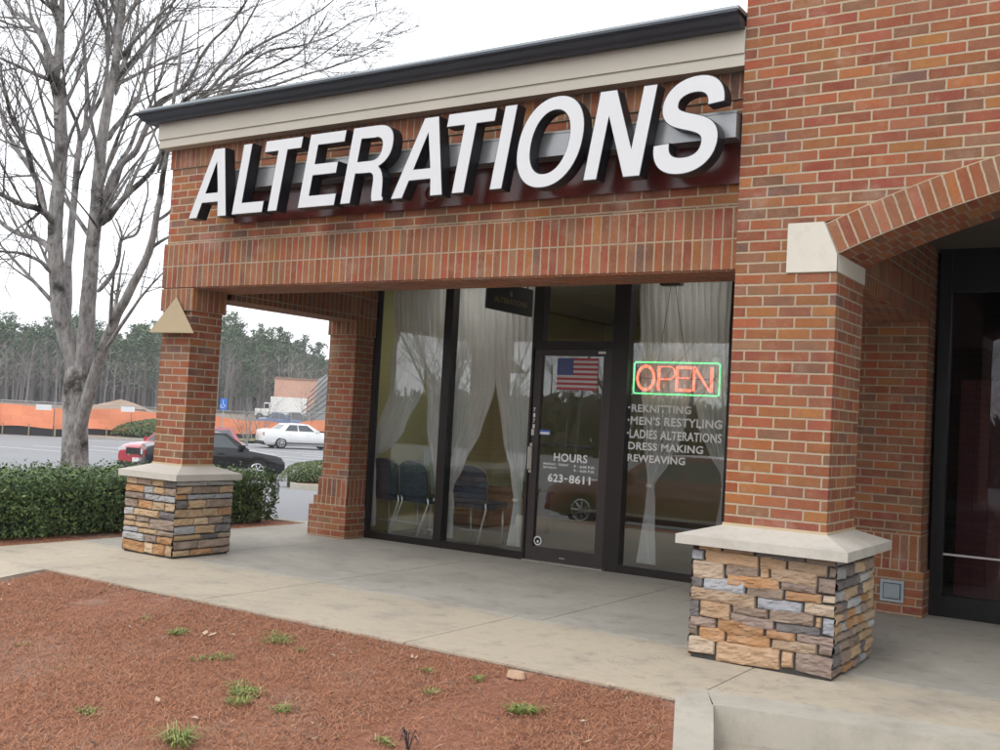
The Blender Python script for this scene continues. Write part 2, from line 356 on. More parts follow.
# beds of pine straw
sheet('mulch_bed', lin(-5.12, 2.1, 80), lin(-5.3, -1.155, 46), lambda x, y: gz(x, y)-.018+.02*noise.noise(Vector((x*1.3, y*1.3, 3)))*ss(-1.16, -1.5, y), MULCH, clip=lambda x, y: x < .26-(y+1.0)*.425)
sheet('hedge_bed', lin(-9.7, -6.52, 20), lin(-5.3, 3.2, 40), lambda x, y: gz(x, y)-.02+.015*noise.noise(Vector((x*2, y*2, 5))), MULCH)

# porch slab split by control joints, side walk going down to the lot
def slab(name, x0, x1, y0, y1, mat=PORCH, n=8, g=.004, top=0):
    mb = MB(); xs = lin(x0+g, x1-g, n); ys = lin(y0+g, y1-g, n)
    V = lambda x, y: (x, y, gz(x, y)*0+walk_z(x, y)+top)
    for j in range(n-1):
        for i in range(n-1): mb.quad([V(xs[i], ys[j]), V(xs[i+1], ys[j]), V(xs[i+1], ys[j+1]), V(xs[i], ys[j+1])])
    for (a, b) in (((x0+g, y0+g), (x1-g, y0+g)), ((x1-g, y0+g), (x1-g, y1-g)), ((x1-g, y1-g), (x0+g, y1-g)), ((x0+g, y1-g), (x0+g, y0+g))):
        p, q = V(*a), V(*b); mb.quad([(p[0], p[1], p[2]-.16), (q[0], q[1], q[2]-.16), q, p])
    return mb
def walk_z(x, y): return -.42*min(max((-1.2-y)/4.3, 0), 1)
sw = MB()
for (x0, x1, y0, y1) in ((-6.5, -5.15, -1.15, .14), (-6.5, -5.15, .14, 3.3), (-5.15, -3.4, -1.15, .14), (-5.15, -3.4, .14, 2.9), (-3.4, -1.55, -1.15, .14), (-3.4, -1.35, .14, 2.9),
                         (-1.55, .28, -1.15, .14), (-1.35, .28, .14, 2.9), (.28, 2.1, -.86, .14), (.28, 2.1, .14, 3.1), (2.1, 4.2, -.72, 3.1), (4.2, 8, -.6, 3.1),
                         (-6.5, -5.15, -2.6, -1.15), (-6.5, -5.15, -4.0, -2.6), (-6.5, -5.15, -5.3, -4.0)):
    m = slab('', x0, x1, y0, y1); n0 = len(sw.v); sw.v += m.v; sw.f += [tuple(i+n0 for i in f) for f in m.f]; sw.uv += m.uv; sw.mi += m.mi; sw.c += m.c
tag(sw.build('sidewalk', PORCH), kind='structure')
jb = MB()
for s_ in ((-6.51, 8, -.6, 3.1), (-6.51, .28, -1.16, .2)): jb.box(s_[0], s_[1], s_[2], s_[3], -.2, -.012)
tag(jb.build('path_base', plain('joint grime', (.12, .11, .09), .95)), kind='structure')
# kerbs
kb = MB()
def kerbrun(mb, a, b, w, top=.0, h=.5, zf=None):
    a = Vector(a); b = Vector(b); t = (b-a); L = t.length; t.normalize(); nrm = Vector((-t.y, t.x))*w; n = max(2, int(L/.6)+1)
    for i in range(n):
        p = a+t*L*i/n; q = a+t*(L*(i+1)/n-.003)
        z = [(zf or gz)(*c)+top for c in (p, q)]
        A, B, C_, D_ = (p.x, p.y, z[0]), (q.x, q.y, z[1]), (q.x+nrm.x, q.y+nrm.y, z[1]), (p.x+nrm.x, p.y+nrm.y, z[0])
        lo = lambda P: (P[0], P[1], P[2]-h)
        mb.quad([A, B, C_, D_]); mb.quad([lo(A), lo(B), B, A]); mb.quad([lo(C_), lo(D_), D_, C_]); mb.quad([lo(D_), lo(A), A, D_]); mb.quad([lo(B), lo(C_), C_, B])
# front kerb right of the bed: its top runs along the walk edge, then turns down along the bed
P0 = Vector((.215, -.975)); P1 = Vector((.416, -1.127)); P2 = Vector((1.706, -.857)); tt = (P2-P1).normalized()
k = MB()
zt = .003
k.quad([(.225, -1.15, zt), (.425, -1.13, zt), (.28, -.86, zt), (.225, -.86, zt)])
E1 = P1+tt*6.5
k.quad([(P1.x, P1.y, zt), (E1.x, E1.y, zt), (E1.x, E1.y+.22, zt), (.28, -.86, zt)])
k.quad([(P1.x, P1.y, -.5), (E1.x, E1.y, -.5), (E1.x, E1.y, zt), (P1.x, P1.y, zt)])
# leg that drops with the bed
n = 12; Lg = [(.225+.427*4.1*i/n, -1.15-4.1*i/n, zt+gz(0, -1.15-4.1*i/n)) for i in range(n+1)]; Lr = [(P1.x+.009+(.405*4.12)*i/n, -1.13-4.12*i/n, zt+gz(0, -1.15-4.1*i/n)) for i in range(n+1)]
for i in range(n):
    k.quad([Lg[i+1], Lr[i+1], Lr[i], Lg[i]]); k.quad([(*Lr[i+1][:2], -.8), (*Lr[i][:2], -.8), Lr[i], Lr[i+1]]); k.quad([(*Lg[i][:2], -.8), (*Lg[i+1][:2], -.8), Lg[i+1], Lg[i]])
tag(k.build('kerb', KERB), kind='structure')
kb = MB()
kerbrun(kb, (-5.12, -5.32), (2.2, -5.32), .16); kerbrun(kb, (-9.8, -5.32), (-6.5, -5.32), .16)
kerbrun(kb, (-9.7, 3.36), (-9.7, -5.3), -.15); kerbrun(kb, (-9.85, 3.22), (-6.5, 3.22), .15)
kerbrun(kb, (-6.66, 3.2), (-6.66, 8.5), .15, .02, zf=lambda x, y: -.04); kerbrun(kb, (-6.5, 3.3), (-5.6, 3.3), .001, 0)
tag(kb.build('kerb_edging', KERB), kind='structure')
# concrete gutter pan in front of the kerb
gp = MB()
for i in range(12):
    a = P1+tt*(.55*i-.4); b = P1+tt*(.55*(i+1)-.406-.0)
    zf = lambda p, o: (p.x, p.y-.0-o, -.15-.02*o*2-.02*(o > .3))
    if i == 0: a = P1+tt*.012
    gp.quad([zf(a, .5), zf(b, .5), zf(b, .002), zf(a, .002)])

apr = sheet('lot_apron', lin(.35, 12, 50), lin(-5.6, -.5, 40), lambda x, y: -.155-.06*ss(-.9, -1.5, y-.2*x*.0)+gz(x, y)*.8, GUTC)
# side lane painted lines and stall lines
ln = MB()
def stripe(mb, a, b, w=.1):
    a = Vector(a); b = Vector(b); t = (b-a).normalized(); nn = Vector((-t.y, t.x))*w/2; m = max(1, int((b-a).length/1.0))
    for i in range(m):
        p = a+(b-a)*i/m; q = a+(b-a)*(i+1)/m
        mb.quad([(c.x, c.y, gz(c.x, c.y)-.13+.012) for c in (p-nn, q-nn, q+nn, p+nn)])
for i in range(8):
    yy = 17.5+2.75*i
    stripe(ln, (-41.5+.25*i, yy+2), (-36.2+.25*i, yy+3.2), .13)
for i in range(7): stripe(ln, (-34.5, 27+2.7*i), (-29.5, 29+2.7*i), .13)
stripe(ln, (-27, 21), (-28.5, 44), .14); stripe(ln, (-23.5, 20), (-24.5, 44), .14)
stripe(ln, (-36, 8), (-38, 14), .14); stripe(ln, (-46, 27.5), (-46, 30), .14); stripe(ln, (-46, 30), (-44, 31.5), .14)
tag(ln.build('lot_markings', WHITEP), kind='structure')

# pine straw needles lying on the beds: nobody could count them
def straw(name, n, area, mat, zoff=.0, bed=False):
    mb = MB(); x0, x1, y0, y1 = area
    for i in range(n):
        x = random.uniform(x0, x1); y = random.uniform(y0, y1)
        if bed and x > .11-(y+1.0)*.425: continue
        d = noise.noise(Vector((x*.9, y*.9, 8)))
        if d > .33 and random.random() < .7: continue
        a = random.uniform(0, math.pi*2); L = random.uniform(.04, .12); w = random.uniform(.0006, .0014)
        z = gz(x, y)-.018+.02*noise.noise(Vector((x*1.3, y*1.3, 3)))*ss(-1.16, -1.5, y)+random.uniform(.001, .012)+zoff
        c, s_ = math.cos(a), math.sin(a); t = random.uniform(-.012, .018)
        px, py = -s_*w, c*w; xm, ym = x+c*L*.5, y+s_*L*.5; bx = random.uniform(-.015, .015)
        v = random.random(); col = (.37+.18*v, .165+.11*v, .092+.068*v) if random.random() < .8 else (.15, .075, .055) if random.random() < .7 else (.45, .34, .25)
        p0 = (x-px, y-py, z); p1 = (x+px, y+py, z); m0 = (xm-px-s_*bx, ym-py+c*bx, z+abs(t)+.004); m1 = (xm+px-s_*bx, ym+py+c*bx, z+abs(t)+.004); e = (x+c*L, y+s_*L, z+t*.3)
        mb.quad([p0, m0, m1, p1], col=col); mb.quad([m0, e, m1], uv=[(0, 0)]*3, col=col)
    return mb.build(name, mat)
def vplain(name, rough=.9):
    t = NT(name); at = t.n('ShaderNodeVertexColor', layer_name='Col'); t.bsdf(at.outputs[0], rough, 0, .2); return t.m
STRAWN = vplain('dry pine needle')
tag(straw('pine_straw', 150000, (-5.1, 1.5, -4.4, -1.17), STRAWN, bed=True), 'loose reddish brown pine straw covering the front bed', 'pine straw', kind='stuff')
tag(straw('pine_straw', 9000, (-7.6, -6.48, -1.5, 3.2), STRAWN), 'pine straw scattered under the clipped hedge', 'pine straw', kind='stuff')

db = MB(); random.seed(77)
for i in range(900):
    x, y = random.uniform(-5.0, 1.2), random.uniform(-4.3, -1.25)
    if x > .15-(y+1.0)*.425 or noise.noise(Vector((x*1.2, y*1.2, 20))) < -.05: continue
    z = gz(x, y)+.004; a = random.uniform(0, 6.28); s_ = random.uniform(.006, .022); c, sn = math.cos(a)*s_, math.sin(a)*s_; w_ = random.uniform(.3, .6); v = random.uniform(.6, 1.2)
    col = random.choice([(.40*v, .28*v, .18*v), (.16*v, .09*v, .06*v), (.30*v, .2*v, .13*v), (.09*v, .06*v, .05*v), (.5*v, .42*v, .33*v)])
    db.quad([(x-c, y-sn, z), (x+sn*w_, y-c*w_, z+random.uniform(0, .012)), (x+c, y+sn, z+random.uniform(0, .01)), (x-sn*w_, y+c*w_, z+.004)], col=col)
tag(db.build('leaf_litter', STRAWN), 'bits of bark, leaf and chip scattered over the straw bed', 'leaf litter', kind='stuff')
random.seed(7)
# ------------------------------------------------------------------ building
bld = empty('shop_building')
tag(bld, 'red brick strip mall shop with covered porch, arch, beige fascia and stone footed columns', 'building')
YB = .12      # beam face
# tall wall with the arch
def arch_wall():
    mb = MB(); cx, cz, Rr = 3.146, -3.202, 6.2; x0, x1, ztop, T = 0.0, 8.4, 7.2, .60
    zs = lambda x: cz+math.sqrt(max(0, (Rr+.2)**2-(x-cx)**2))
    xa, xb = .63, 5.662
    imz = 2.36
    # left and right piers, front face above impost follows the ring's back
    xs = [x0, .326] ; 
    def col(xl, xr, zl, zr, t=ztop):
        mb.quad([(xl, 0, zl), (xr, 0, zr), (xr, 0, t), (xl, 0, t)], [(xl, zl), (xr, zr), (xr, t), (xl, t)])
    mb.quad([(x0, 0, CAPZ), (.63, 0, CAPZ), (.63, 0, imz), (x0, 0, imz)], [(x0, CAPZ), (.63, CAPZ), (.63, imz), (x0, imz)])
    mb.quad([(x0, 0, imz), (.326, 0, imz), (.326, 0, 2.66), (x0, 0, 2.66)], [(x0, imz), (.326, imz), (.326, 2.66), (x0, 2.66)])
    # upper wall bottom boundary
    bx = [x0, .326, .548]; bz = [2.66, 2.66, 2.66]
    N = 60
    for i in range(1, N): 
        x = .548+(5.744-.548)*i/N; bx.append(x); bz.append(max(2.66, zs(x)))
    bx += [5.744, 5.966, x1]; bz += [2.66, 2.66, 2.66]
    for i in range(len(bx)-1): col(bx[i], bx[i+1], bz[i], bz[i+1])
    # right pier
    mb.quad([(5.662, 0, CAPZ), (6.29, 0, CAPZ), (6.29, 0, imz), (5.662, 0, imz)], [(5.662, CAPZ), (6.29, CAPZ), (6.29, imz), (5.662, imz)])
    mb.quad([(5.966, 0, imz), (x1, 0, imz), (x1, 0, 2.66), (5.966, 0, 2.66)], [(5.966, imz), (x1, imz), (x1, 2.66), (5.966, 2.66)])
    mb.quad([(6.29, T, CAPZ-.8), (6.29, 0, CAPZ-.8), (6.29, 0, imz), (6.29, T, imz)], [(0, 0), (T, 0), (T, imz), (0, imz)])
    # pier sides
    for xx in (.63,):
        mb.quad([(xx, 0, CAPZ), (xx, T, CAPZ), (xx, T, imz), (xx, 0, imz)], [(xx, CAPZ), (xx+T, CAPZ), (xx+T, imz), (xx, imz)])
    mb.quad([(5.662, T, CAPZ), (5.662, 0, CAPZ), (5.662, 0, imz), (5.662, T, imz)], [(5.662-T, CAPZ), (5.662, CAPZ), (5.662, imz), (5.662-T, imz)])
    mb.quad([(0, T, CAPZ), (0, 0, CAPZ), (0, 0, ztop), (0, T, ztop)], [(-T, CAPZ), (0, CAPZ), (0, ztop), (-T, ztop)])
    # back
    mb.quad([(.63, T, CAPZ), (0, T, CAPZ), (0, T, imz), (.63, T, imz)], [(.63, CAPZ), (0, CAPZ), (0, imz), (.63, imz)])
    mb.quad([(6.29, T, CAPZ), (5.662, T, CAPZ), (5.662, T, imz), (6.29, T, imz)], [(6.29, CAPZ), (5.662, CAPZ), (5.662, imz), (6.29, imz)])
    zi = lambda x: cz+math.sqrt(max(0, Rr**2-(x-cx)**2))
    M_ = 40
    for i in range(M_):
        a = xa+(xb-xa)*i/M_; b = xa+(xb-xa)*(i+1)/M_
        mb.quad([(b, T, zi(b)), (a, T, zi(a)), (a, T, 3.2), (b, T, 3.2)], [(b, zi(b)), (a, zi(a)), (a, 3.2), (b, 3.2)])
    mb.quad([(0, 0, ztop), (x1, 0, ztop), (x1, 2.0, ztop), (0, 2.0, ztop)])
    w = mb.build('arcade_wall', BRICK, bld)
    # voussoir ring + soffit
    rg = MB(); a0 = math.asin((cx-.63)/Rr); n = 90
    for i in range(n):
        t0 = -a0+2*a0*i/n; t1 = -a0+2*a0*(i+1)/n
        P = lambda r, t, y: (cx+r*math.sin(t), y, cz+r*math.cos(t))
        u0, u1 = t0*(Rr+.1), t1*(Rr+.1)
        rg.quad([P(Rr, t0, -.006), P(Rr, t1, -.006), P(Rr+.2, t1, -.006), P(Rr+.2, t0, -.006)], [(u0+5, 0), (u1+5, 0), (u1+5, .2032), (u0+5, .2032)])
        rg.quad([P(Rr, t0, T), P(Rr, t1, T), P(Rr, t1, -.006), P(Rr, t0, -.006)], [(u0+5, T+.4), (u1+5, T+.4), (u1+5, .4), (u0+5, .4)], 1)
        rg.quad([P(Rr+.2, t1, .02), P(Rr+.2, t0, .02), P(Rr+.2, t0, -.006), P(Rr+.2, t1, -.006)])
    for t in (-a0, a0): rg.quad([P(Rr, t, -.006), P(Rr, t, .05), P(Rr+.2, t, .05), P(Rr+.2, t, -.006)])
    rg.build('brick_arch', [ARCHB, SOFB], bld)
    # impost blocks with a skewback
    for s_, X in ((1, 0), (-1, 6.292)):
        im = MB(); f = lambda x: X+s_*x
        prof = [(.326, 2.36), (.63, 2.36), (.63, 2.463), (.545, 2.66), (.326, 2.66)]
        yf, yb = -.012, T+.012
        pr = [(f(x), z) for x, z in prof]
        if s_ < 0: pr = pr[::-1]
        im.quad([(x, yf, z) for x, z in pr], [(0, 0)]*5); im.quad([(x, yb, z) for x, z in reversed(pr)], [(0, 0)]*5)
        ex = .004 if s_ > 0 else -.004
        for (a, b) in zip(pr, pr[1:]+pr[:1]): im.quad([(a[0]+ex, yf, a[1]), (a[0]+ex, yb, a[1]), (b[0]+ex, yb, b[1]), (b[0]+ex, yf, b[1])])
        im.build('impost_block', IMPM, bld)
arch_wall()
# side beam behind pier up to the shop wall (brick, soldier band) and porch ceiling
sb = MB()
sb.box(.0, .63, .6, 2.62, 2.335, 2.6, 0, faces='zX'); sb.box(0, .624, .6, 2.62, 2.6, 3.2, 1, faces='X')
sb.box(0, .624, .6, 2.62, 2.335, 3.2, 1, faces='x')
sb.build('cross_beam', [SOFB, BRICK2], bld)
# front beam
fb = MB(); XL = -5.53
fb.box(XL-.02, -.003, YB-.02, YB+.45, 2.41, 2.816, 0, faces='yYxXzZ')
fb.build('soldier_band', [SOLD], bld)
ub = MB(); ub.box(XL, -.001, YB, YB+.44, 2.816, 3.51, 0, faces='yYx'); ub.build('beam_wall', BRICK, bld)
tb = MB(); tb.box(XL-.015, -.003, YB-.012, YB+.44, 3.51, 3.70, 0, faces='yxYz'); tb.build('top_soldier_course', SOLD2, bld)
so = MB(); so.box(XL, -.004, YB-.012, YB+.44, 2.40, 2.408, 0, faces='zy')
so.build('beam_soffit', brick('brick soffit course', bw=.2032, bh=.0677, off=.5, seed=21, mcol=(.34, .25, .17)), bld)
# left side beam
lb = MB()
lb.box(XL-.02, XL+.40, .57, 2.44, 2.35, 2.76, 0, faces='xXz'); lb.box(XL, XL+.38, .57, 2.44, 2.76, 3.7, 1, faces='xX')
lb.build('side_beam', [SOLD, BRICK], bld)
# ceiling, roof, body walls
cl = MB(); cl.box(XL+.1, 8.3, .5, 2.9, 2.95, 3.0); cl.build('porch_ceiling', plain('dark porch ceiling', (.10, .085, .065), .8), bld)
rf = MB(); rf.box(XL-.05, 0, .3, 16, 3.95, 4.05); rf.box(.0, 8.4, 2.0, 16, 4.6, 4.7); rf.build('roof', ROOFM, bld)
wl = MB()
wl.box(XL, XL+.2, 2.95, 16, -.3, 3.9, faces='xyY'); wl.box(XL, 8.4, 15.8, 16, -.3, 4.6, faces='Y'); wl.box(8.2, 8.4, .6, 16, -.3, 4.6, faces='X')
wl.build('outer_wall', BRICK, bld)
# fascia (two boards) and gutter
fa = MB(); fa.box(-5.59, -.002, 0.0, YB+.1, 3.685, 3.762, faces='xyzX'); fa.box(-5.60, -.002, -.012, YB+.1, 3.762, 3.93, faces='xyzX')
fa.box(-5.6, -5.5, YB+.1, 16, 3.685, 3.9, faces='xyz')
fa.build('fascia_board', BEIGE, bld, bevel=.004)
gt = MB()
prof = [(-.012, 3.912), (-.08, 3.905), (-.088, 3.916), (-.092, 3.922), (-.10, 3.922), (-.115, 3.935), (-.135, 3.965), (-.15, 3.975), (-.165, 3.977), (-.165, 3.995), (-.15, 3.995), (-.15, 3.97), (-.02, 3.96)]
def swp(y, z, ext): return y, z
for i in range(len(prof)-1):
    (y0, z0), (y1, z1) = prof[i], prof[i+1]
    gt.quad([(-5.612+y0, y0, z0), (-.002, y0, z0), (-.002, y1, z1), (-5.612+y1, y1, z1)])
    gt.quad([(-5.6+y1-.012, 16, z1), (-5.6+y0-.012, 16, z0), (-5.612+y0, y0, z0), (-5.612+y1, y1, z1)])
for x in (-.002,): gt.quad([(x, y, z) for y, z in prof])
gt.build('gutter', GUTTER, bld)
dr = MB(); dr.box(-5.74, -.003, -.14, .3, 3.998, 4.022); dr.build('roof_edge', DRIP, bld)

# stone veneer
PAL = [((.50, .35, .205), 5), ((.56, .42, .27), 3), ((.46, .25, .115), 2), ((.27, .205, .165), 4), ((.36, .37, .385), 2), ((.16, .15, .15), 2), ((.46, .46, .455), 2), ((.34, .26, .20), 3)]
CK = dict(t=(.48, .315, .19), p=(.55, .43, .32), o=(.46, .25, .12), b=(.26, .195, .15), l=(.38, .40, .44), d=(.14, .135, .145), g=(.44, .45, .46), m=(.30, .225, .19), k=(.37, .265, .18))
def stone(mb, O, du, nrm, u0, u1, z0, z1, col, prot, W=99):
    cl, cr = u0 < .012, u1 > W-.012; g = .0028; u0 += -.016 if cl else g; u1 -= -.016 if cr else g; z0 += g; z1 -= g
    if u1-u0 < .012 or z1-z0 < .01: return
    nx = max(5, int((u1-u0)/.016)+3); nz = max(5, int((z1-z0)/.012)+3)
    sd = random.uniform(0, 99); kk = random.uniform(.85, 1.15); col = tuple(min(1, c*kk) for c in col); base = len(mb.v)
    tl = random.uniform(-.006, .006); rag = lambda t, k: .006*noise.noise(Vector((t*17, k*9+sd, sd)))
    wu, hz_ = u1-u0, z1-z0; ea, eb = min(.2, .006/wu), min(.3, .006/hz_)
    As = [0, ea]+[ea+(1-2*ea)*i/(nx-3) for i in range(1, nx-3)]+[1-ea, 1]; Bs = [0, eb]+[eb+(1-2*eb)*i/(nz-3) for i in range(1, nz-3)]+[1-eb, 1]
    nx, nz = len(As), len(Bs)
    for j in range(nz):
        for i in range(nx):
            a, b = As[i], Bs[j]; u = u0+(u1-u0)*a; z = z0+(z1-z0)*b
            z += rag(u, 1)*(1 if b == 1 else -1 if b == 0 else 0)+tl*(a-.5)*(z1-z0)/.05
            u += rag(z, 2)*(1 if a in (0, 1) else 0)
            ei = 9 if (i == 0 and cl) or (i == nx-1 and cr) else min(i, nx-1-i); e = min(ei if not ((i <= 1 and cl) or (i >= nx-2 and cr)) else 9, min(j, nz-1-j)); dep = 0 if e < .5 else (prot*.82 if e < 1.5 else prot)
            if e >= .5: dep += .011*noise.noise(Vector((u*11, z*26, sd)))+.007*noise.noise(Vector((u*26, z*90, sd)))+.004*noise.noise(Vector((u*80, z*150, sd)))
            p = O+du*u+nrm*dep; mb.v.append((p.x, p.y, p.z+z))
    for j in range(nz-1):
        for i in range(nx-1):
            mb.f.append((base+j*nx+i, base+j*nx+i+1, base+(j+1)*nx+i+1, base+(j+1)*nx+i)); mb.uv.append([(0, 0)]*4); mb.mi.append(0); mb.c.append(col)
    mb.usec = True
def rand_face(mb, O, du, nrm, W, H, cell=(.11, .34)):
    z = .012
    while z < H-.015:
        h = random.choice([.05, .06, .07, .08, .1]); 
        if z+h > H-.04: h = H-z
        u = 0
        while u < W-.01:
            w = random.uniform(*cell)
            if u+w > W-.07: w = W-u
            c = random.choices([p for p, _ in PAL], [k for _, k in PAL])[0]
            if h > .085 and random.random() < .35:
                stone(mb, O, du, nrm, u, u+w, z, z+h*.5, c, random.uniform(.016, .028), W); c = random.choices([p for p, _ in PAL], [k for _, k in PAL])[0]
                stone(mb, O, du, nrm, u, u+w, z+h*.5, z+h, c, random.uniform(.016, .028), W)
            else: stone(mb, O, du, nrm, u, u+w, z, z+h, c, random.uniform(.016, .028), W)
            u += w
        z += h
ST = """t140,300,295,345 k305,520,320,365 d520,840,345,405 b840,1012,375,430 l125,185,335,400 t190,550,350,435 t550,725,375,465 k730,980,410,495 b983,1012,440,510
p135,325,405,525 b330,550,430,510 t555,620,450,515 k625,920,460,550 m920,1012,510,605 d125,185,505,570 l186,470,515,605 o340,690,500,580 m690,918,540,600
k130,540,590,680 b475,715,565,640 o720,950,600,660 p950,1012,615,665 d125,170,650,760 t170,380,660,765 b385,620,690,752 l545,835,645,722 p840,1012,667,745
m130,285,755,820 m375,665,750,822 b625,910,715,798 t912,955,750,820 l956,1012,760,866 o290,605,782,872 d670,950,798,865 b125,165,802,870 o170,350,818,912
o610,800,838,900 m800,1012,862,922 o355,645,855,938 k650,935,902,975 m940,1012,925,990 p125,285,878,985 t288,710,925,1060 t713,795,968,1070 m799,1012,980,1112"""
def right_base():
    X0, X1, Y0, Y1, H = -.115, .722, -.135, .69, .685
    mb = MB(); W = X1-X0
    for tk in ST.split():
        c = CK[tk[0]]; a, b, y0, y1 = [float(v) for v in tk[1:].split(',')]; xm = (a+b)/2
        V = lambda y: (y-(290+95*(xm-125)/887))/(705+50*(xm-125)/887)
        stone(mb, Vector((X0, Y0, 0)), Vector((1, 0, 0)), Vector((0, -1, 0)), (a-125)/887*W, (b-125)/887*W, H*(1-V(y1))+.006, H*(1-V(y0))+.010, c, random.uniform(.018, .026), W)
    rand_face(mb, Vector((X1, Y0, 0)), Vector((0, 1, 0)), Vector((1, 0, 0)), Y1-Y0, H, (.1, .24))
    rand_face(mb, Vector((X0, Y1, 0)), Vector((0, -1, 0)), Vector((-1, 0, 0)), Y1-Y0, H)
    rand_face(mb, Vector((X1, Y1, 0)), Vector((-1, 0, 0)), Vector((0, 1, 0)), W, H)
    return mb, (X0, X1, Y0, Y1, H)
def base_any(X0, X1, Y0, Y1, H):
    mb = MB()
    rand_face(mb, Vector((X0, Y0, 0)), Vector((1, 0, 0)), Vector((0, -1, 0)), X1-X0, H); rand_face(mb, Vector((X1, Y0, 0)), Vector((0, 1, 0)), Vector((1, 0, 0)), Y1-Y0, H)
    rand_face(mb, Vector((X0, Y1, 0)), Vector((0, -1, 0)), Vector((-1, 0, 0)), Y1-Y0, H); rand_face(mb, Vector((X1, Y1, 0)), Vector((-1, 0, 0)), Vector((0, 1, 0)), X1-X0, H)
    return mb, (X0, X1, Y0, Y1, H)
def finish_base(mbt, shaft, ov=.075):
    mb, (X0, X1, Y0, Y1, H) = mbt
    st = mb.build('stone_base', STONE, bld)
    co_ = MB(); co_.box(X0-.004, X1+.004, Y0-.004, Y1+.004, 0.001, H+.004); co_.build('joint_core', STMORT, st)
    c = MB(); z0, z1 = H+.002, H+.058; a, b, e, f = X0-ov, X1+ov, Y0-ov, Y1+ov; x0, x1, y0, y1 = shaft; zt = CAPZ+.004
    c.box(a, b, e, f, z0, z1, faces='xXyYz')
    i = .0; A = [(a, e, z1), (b, e, z1), (b, f, z1), (a, f, z1)]; B = [(x0, y0, zt), (x1, y0, zt), (x1, y1, zt), (x0, y1, zt)]
    for k_ in range(4): c.quad([A[k_], A[(k_+1) % 4], B[(k_+1) % 4], B[k_]])
    c.quad(B); c.build('stone_cap', CAPM, st, bevel=.006)
    # mortar fillet under the shaft
    m = MB(); m.box(x0-.008, x1+.008, y0-.008, y1+.008, zt-.004, zt+.014); m.build('mortar_bed', plain('buff mortar', (.5, .4, .26), .9), st)
finish_base(right_base(), (0, .63, 0, .6), .10)
finish_base(base_any(5.54, 6.41, -.135, .735, .685), (5.662, 6.29, 0, .6))
LX0, LX1, LY0, LY1 = -5.53, -5.135, YB, YB+.35
finish_base(base_any(LX0-.16, LX1+.09, LY0-.12, LY1+.15, .682), (LX0, LX1, LY0, LY1), .072)
sh = MB(); sh.box(LX0, LX1, LY0, LY1, CAPZ, 2.2, faces='xXyY', uo=.05); sh.build('column_shaft', BRICK, bld)
ch = MB(); ch.box(LX0-.018, LX1+.018, LY0-.018, LY1+.03, 2.2, 2.40, faces='xXyYz'); ch.build('column_head', SOLDC, bld)
# corner pilaster at the shop front (stepped base)
pl = MB(); PY0, PY1 = 2.43, 2.76
pl.box(-5.58, -5.20, PY0, PY1, .64, 2.2, 0, faces='xXyY'); pl.box(-5.60, -5.185, PY0-.015, PY1, 2.2, 2.35, 1, faces='xXyz'); pl.box(-5.6, -5.185, PY0-.015, PY1, 2.35, 2.95, 1, faces='xXy')
pl.box(-5.615, -5.20, PY0-.01, PY1, .437, .64, 2, faces='xXyZ'); pl.box(-5.665, -5.20, PY0-.015, PY1, .335, .437, 3, faces='xXyZ'); pl.box(-5.725, -5.19, PY0-.02, PY1, -.2, .335, 4, faces='xXyZ')
pl.build('corner_pilaster', [BRICK2, SOLDC, SOLDB, ROWL, BASEB], bld)
# vent wall (short return between storefronts)
vw = MB(); VY = 2.60
vw.box(0.0, .625, VY, VY+.3, .64, 3.0, 0, faces='Xyx'); vw.box(-.02, .63, VY-.008, VY+.3, .435, .64, 2, faces='XyxZ'); vw.box(-.02, .635, VY-.012, VY+.3, .352, .435, 3, faces='XyxZ')
vw.box(-.03, .66, VY-.016, VY+.3, 0, .352, 4, faces='XyxZ')
vw.box(-1.02, -.02, 2.82, 3.0, 0, 3.0, 0, faces='y')
vw.build('return_wall', [BRICK2, SOLDC, SOLDB, ROWL, BASEB], bld)

# ------------------------------------------------------------------ storefront
SY = 2.78
sf = MB()
def vbar(mb, x0, x1, z0=0.0, z1=2.95, y0=SY-.05, y1=SY+.06): mb.box(x0, x1, y0, y1, z0, z1)
for x0, x1 in ((-5.32, -5.185), (-4.25, -4.145), (-3.145, -3.12), (-2.245, -2.075), (-1.08, -1.0)): vbar(sf, x0, x1)
for x0, x1 in ((-5.185, -4.25), (-4.145, -3.145), (-2.075, -1.08)):
    sf.box(x0, x1, SY-.045, SY+.055, .0, .075); sf.box(x0, x1, SY-.04, SY+.05, 2.85, 2.95)
sf.box(-3.12, -2.245, SY-.045, SY+.055, 2.10, 2.178); sf.box(-3.12, -2.245, SY-.04, SY+.05, 2.85, 2.95); vbar(sf, -3.12, -3.03, 2.178, 2.85)
sfo = sf.build('storefront_frame', DARKFR, bld, bevel=.003)
for x0, x1, z0, z1 in ((-5.185, -4.25, .075, 2.85), (-4.145, -3.145, .075, 2.85), (-2.075, -1.08, .075, 2.85), (-3.03, -2.245, 2.178, 2.85)):
    g = MB(); g.box(x0, x1, SY, SY+.008, z0, z1); g.build('window_pane', GLASS, sfo)
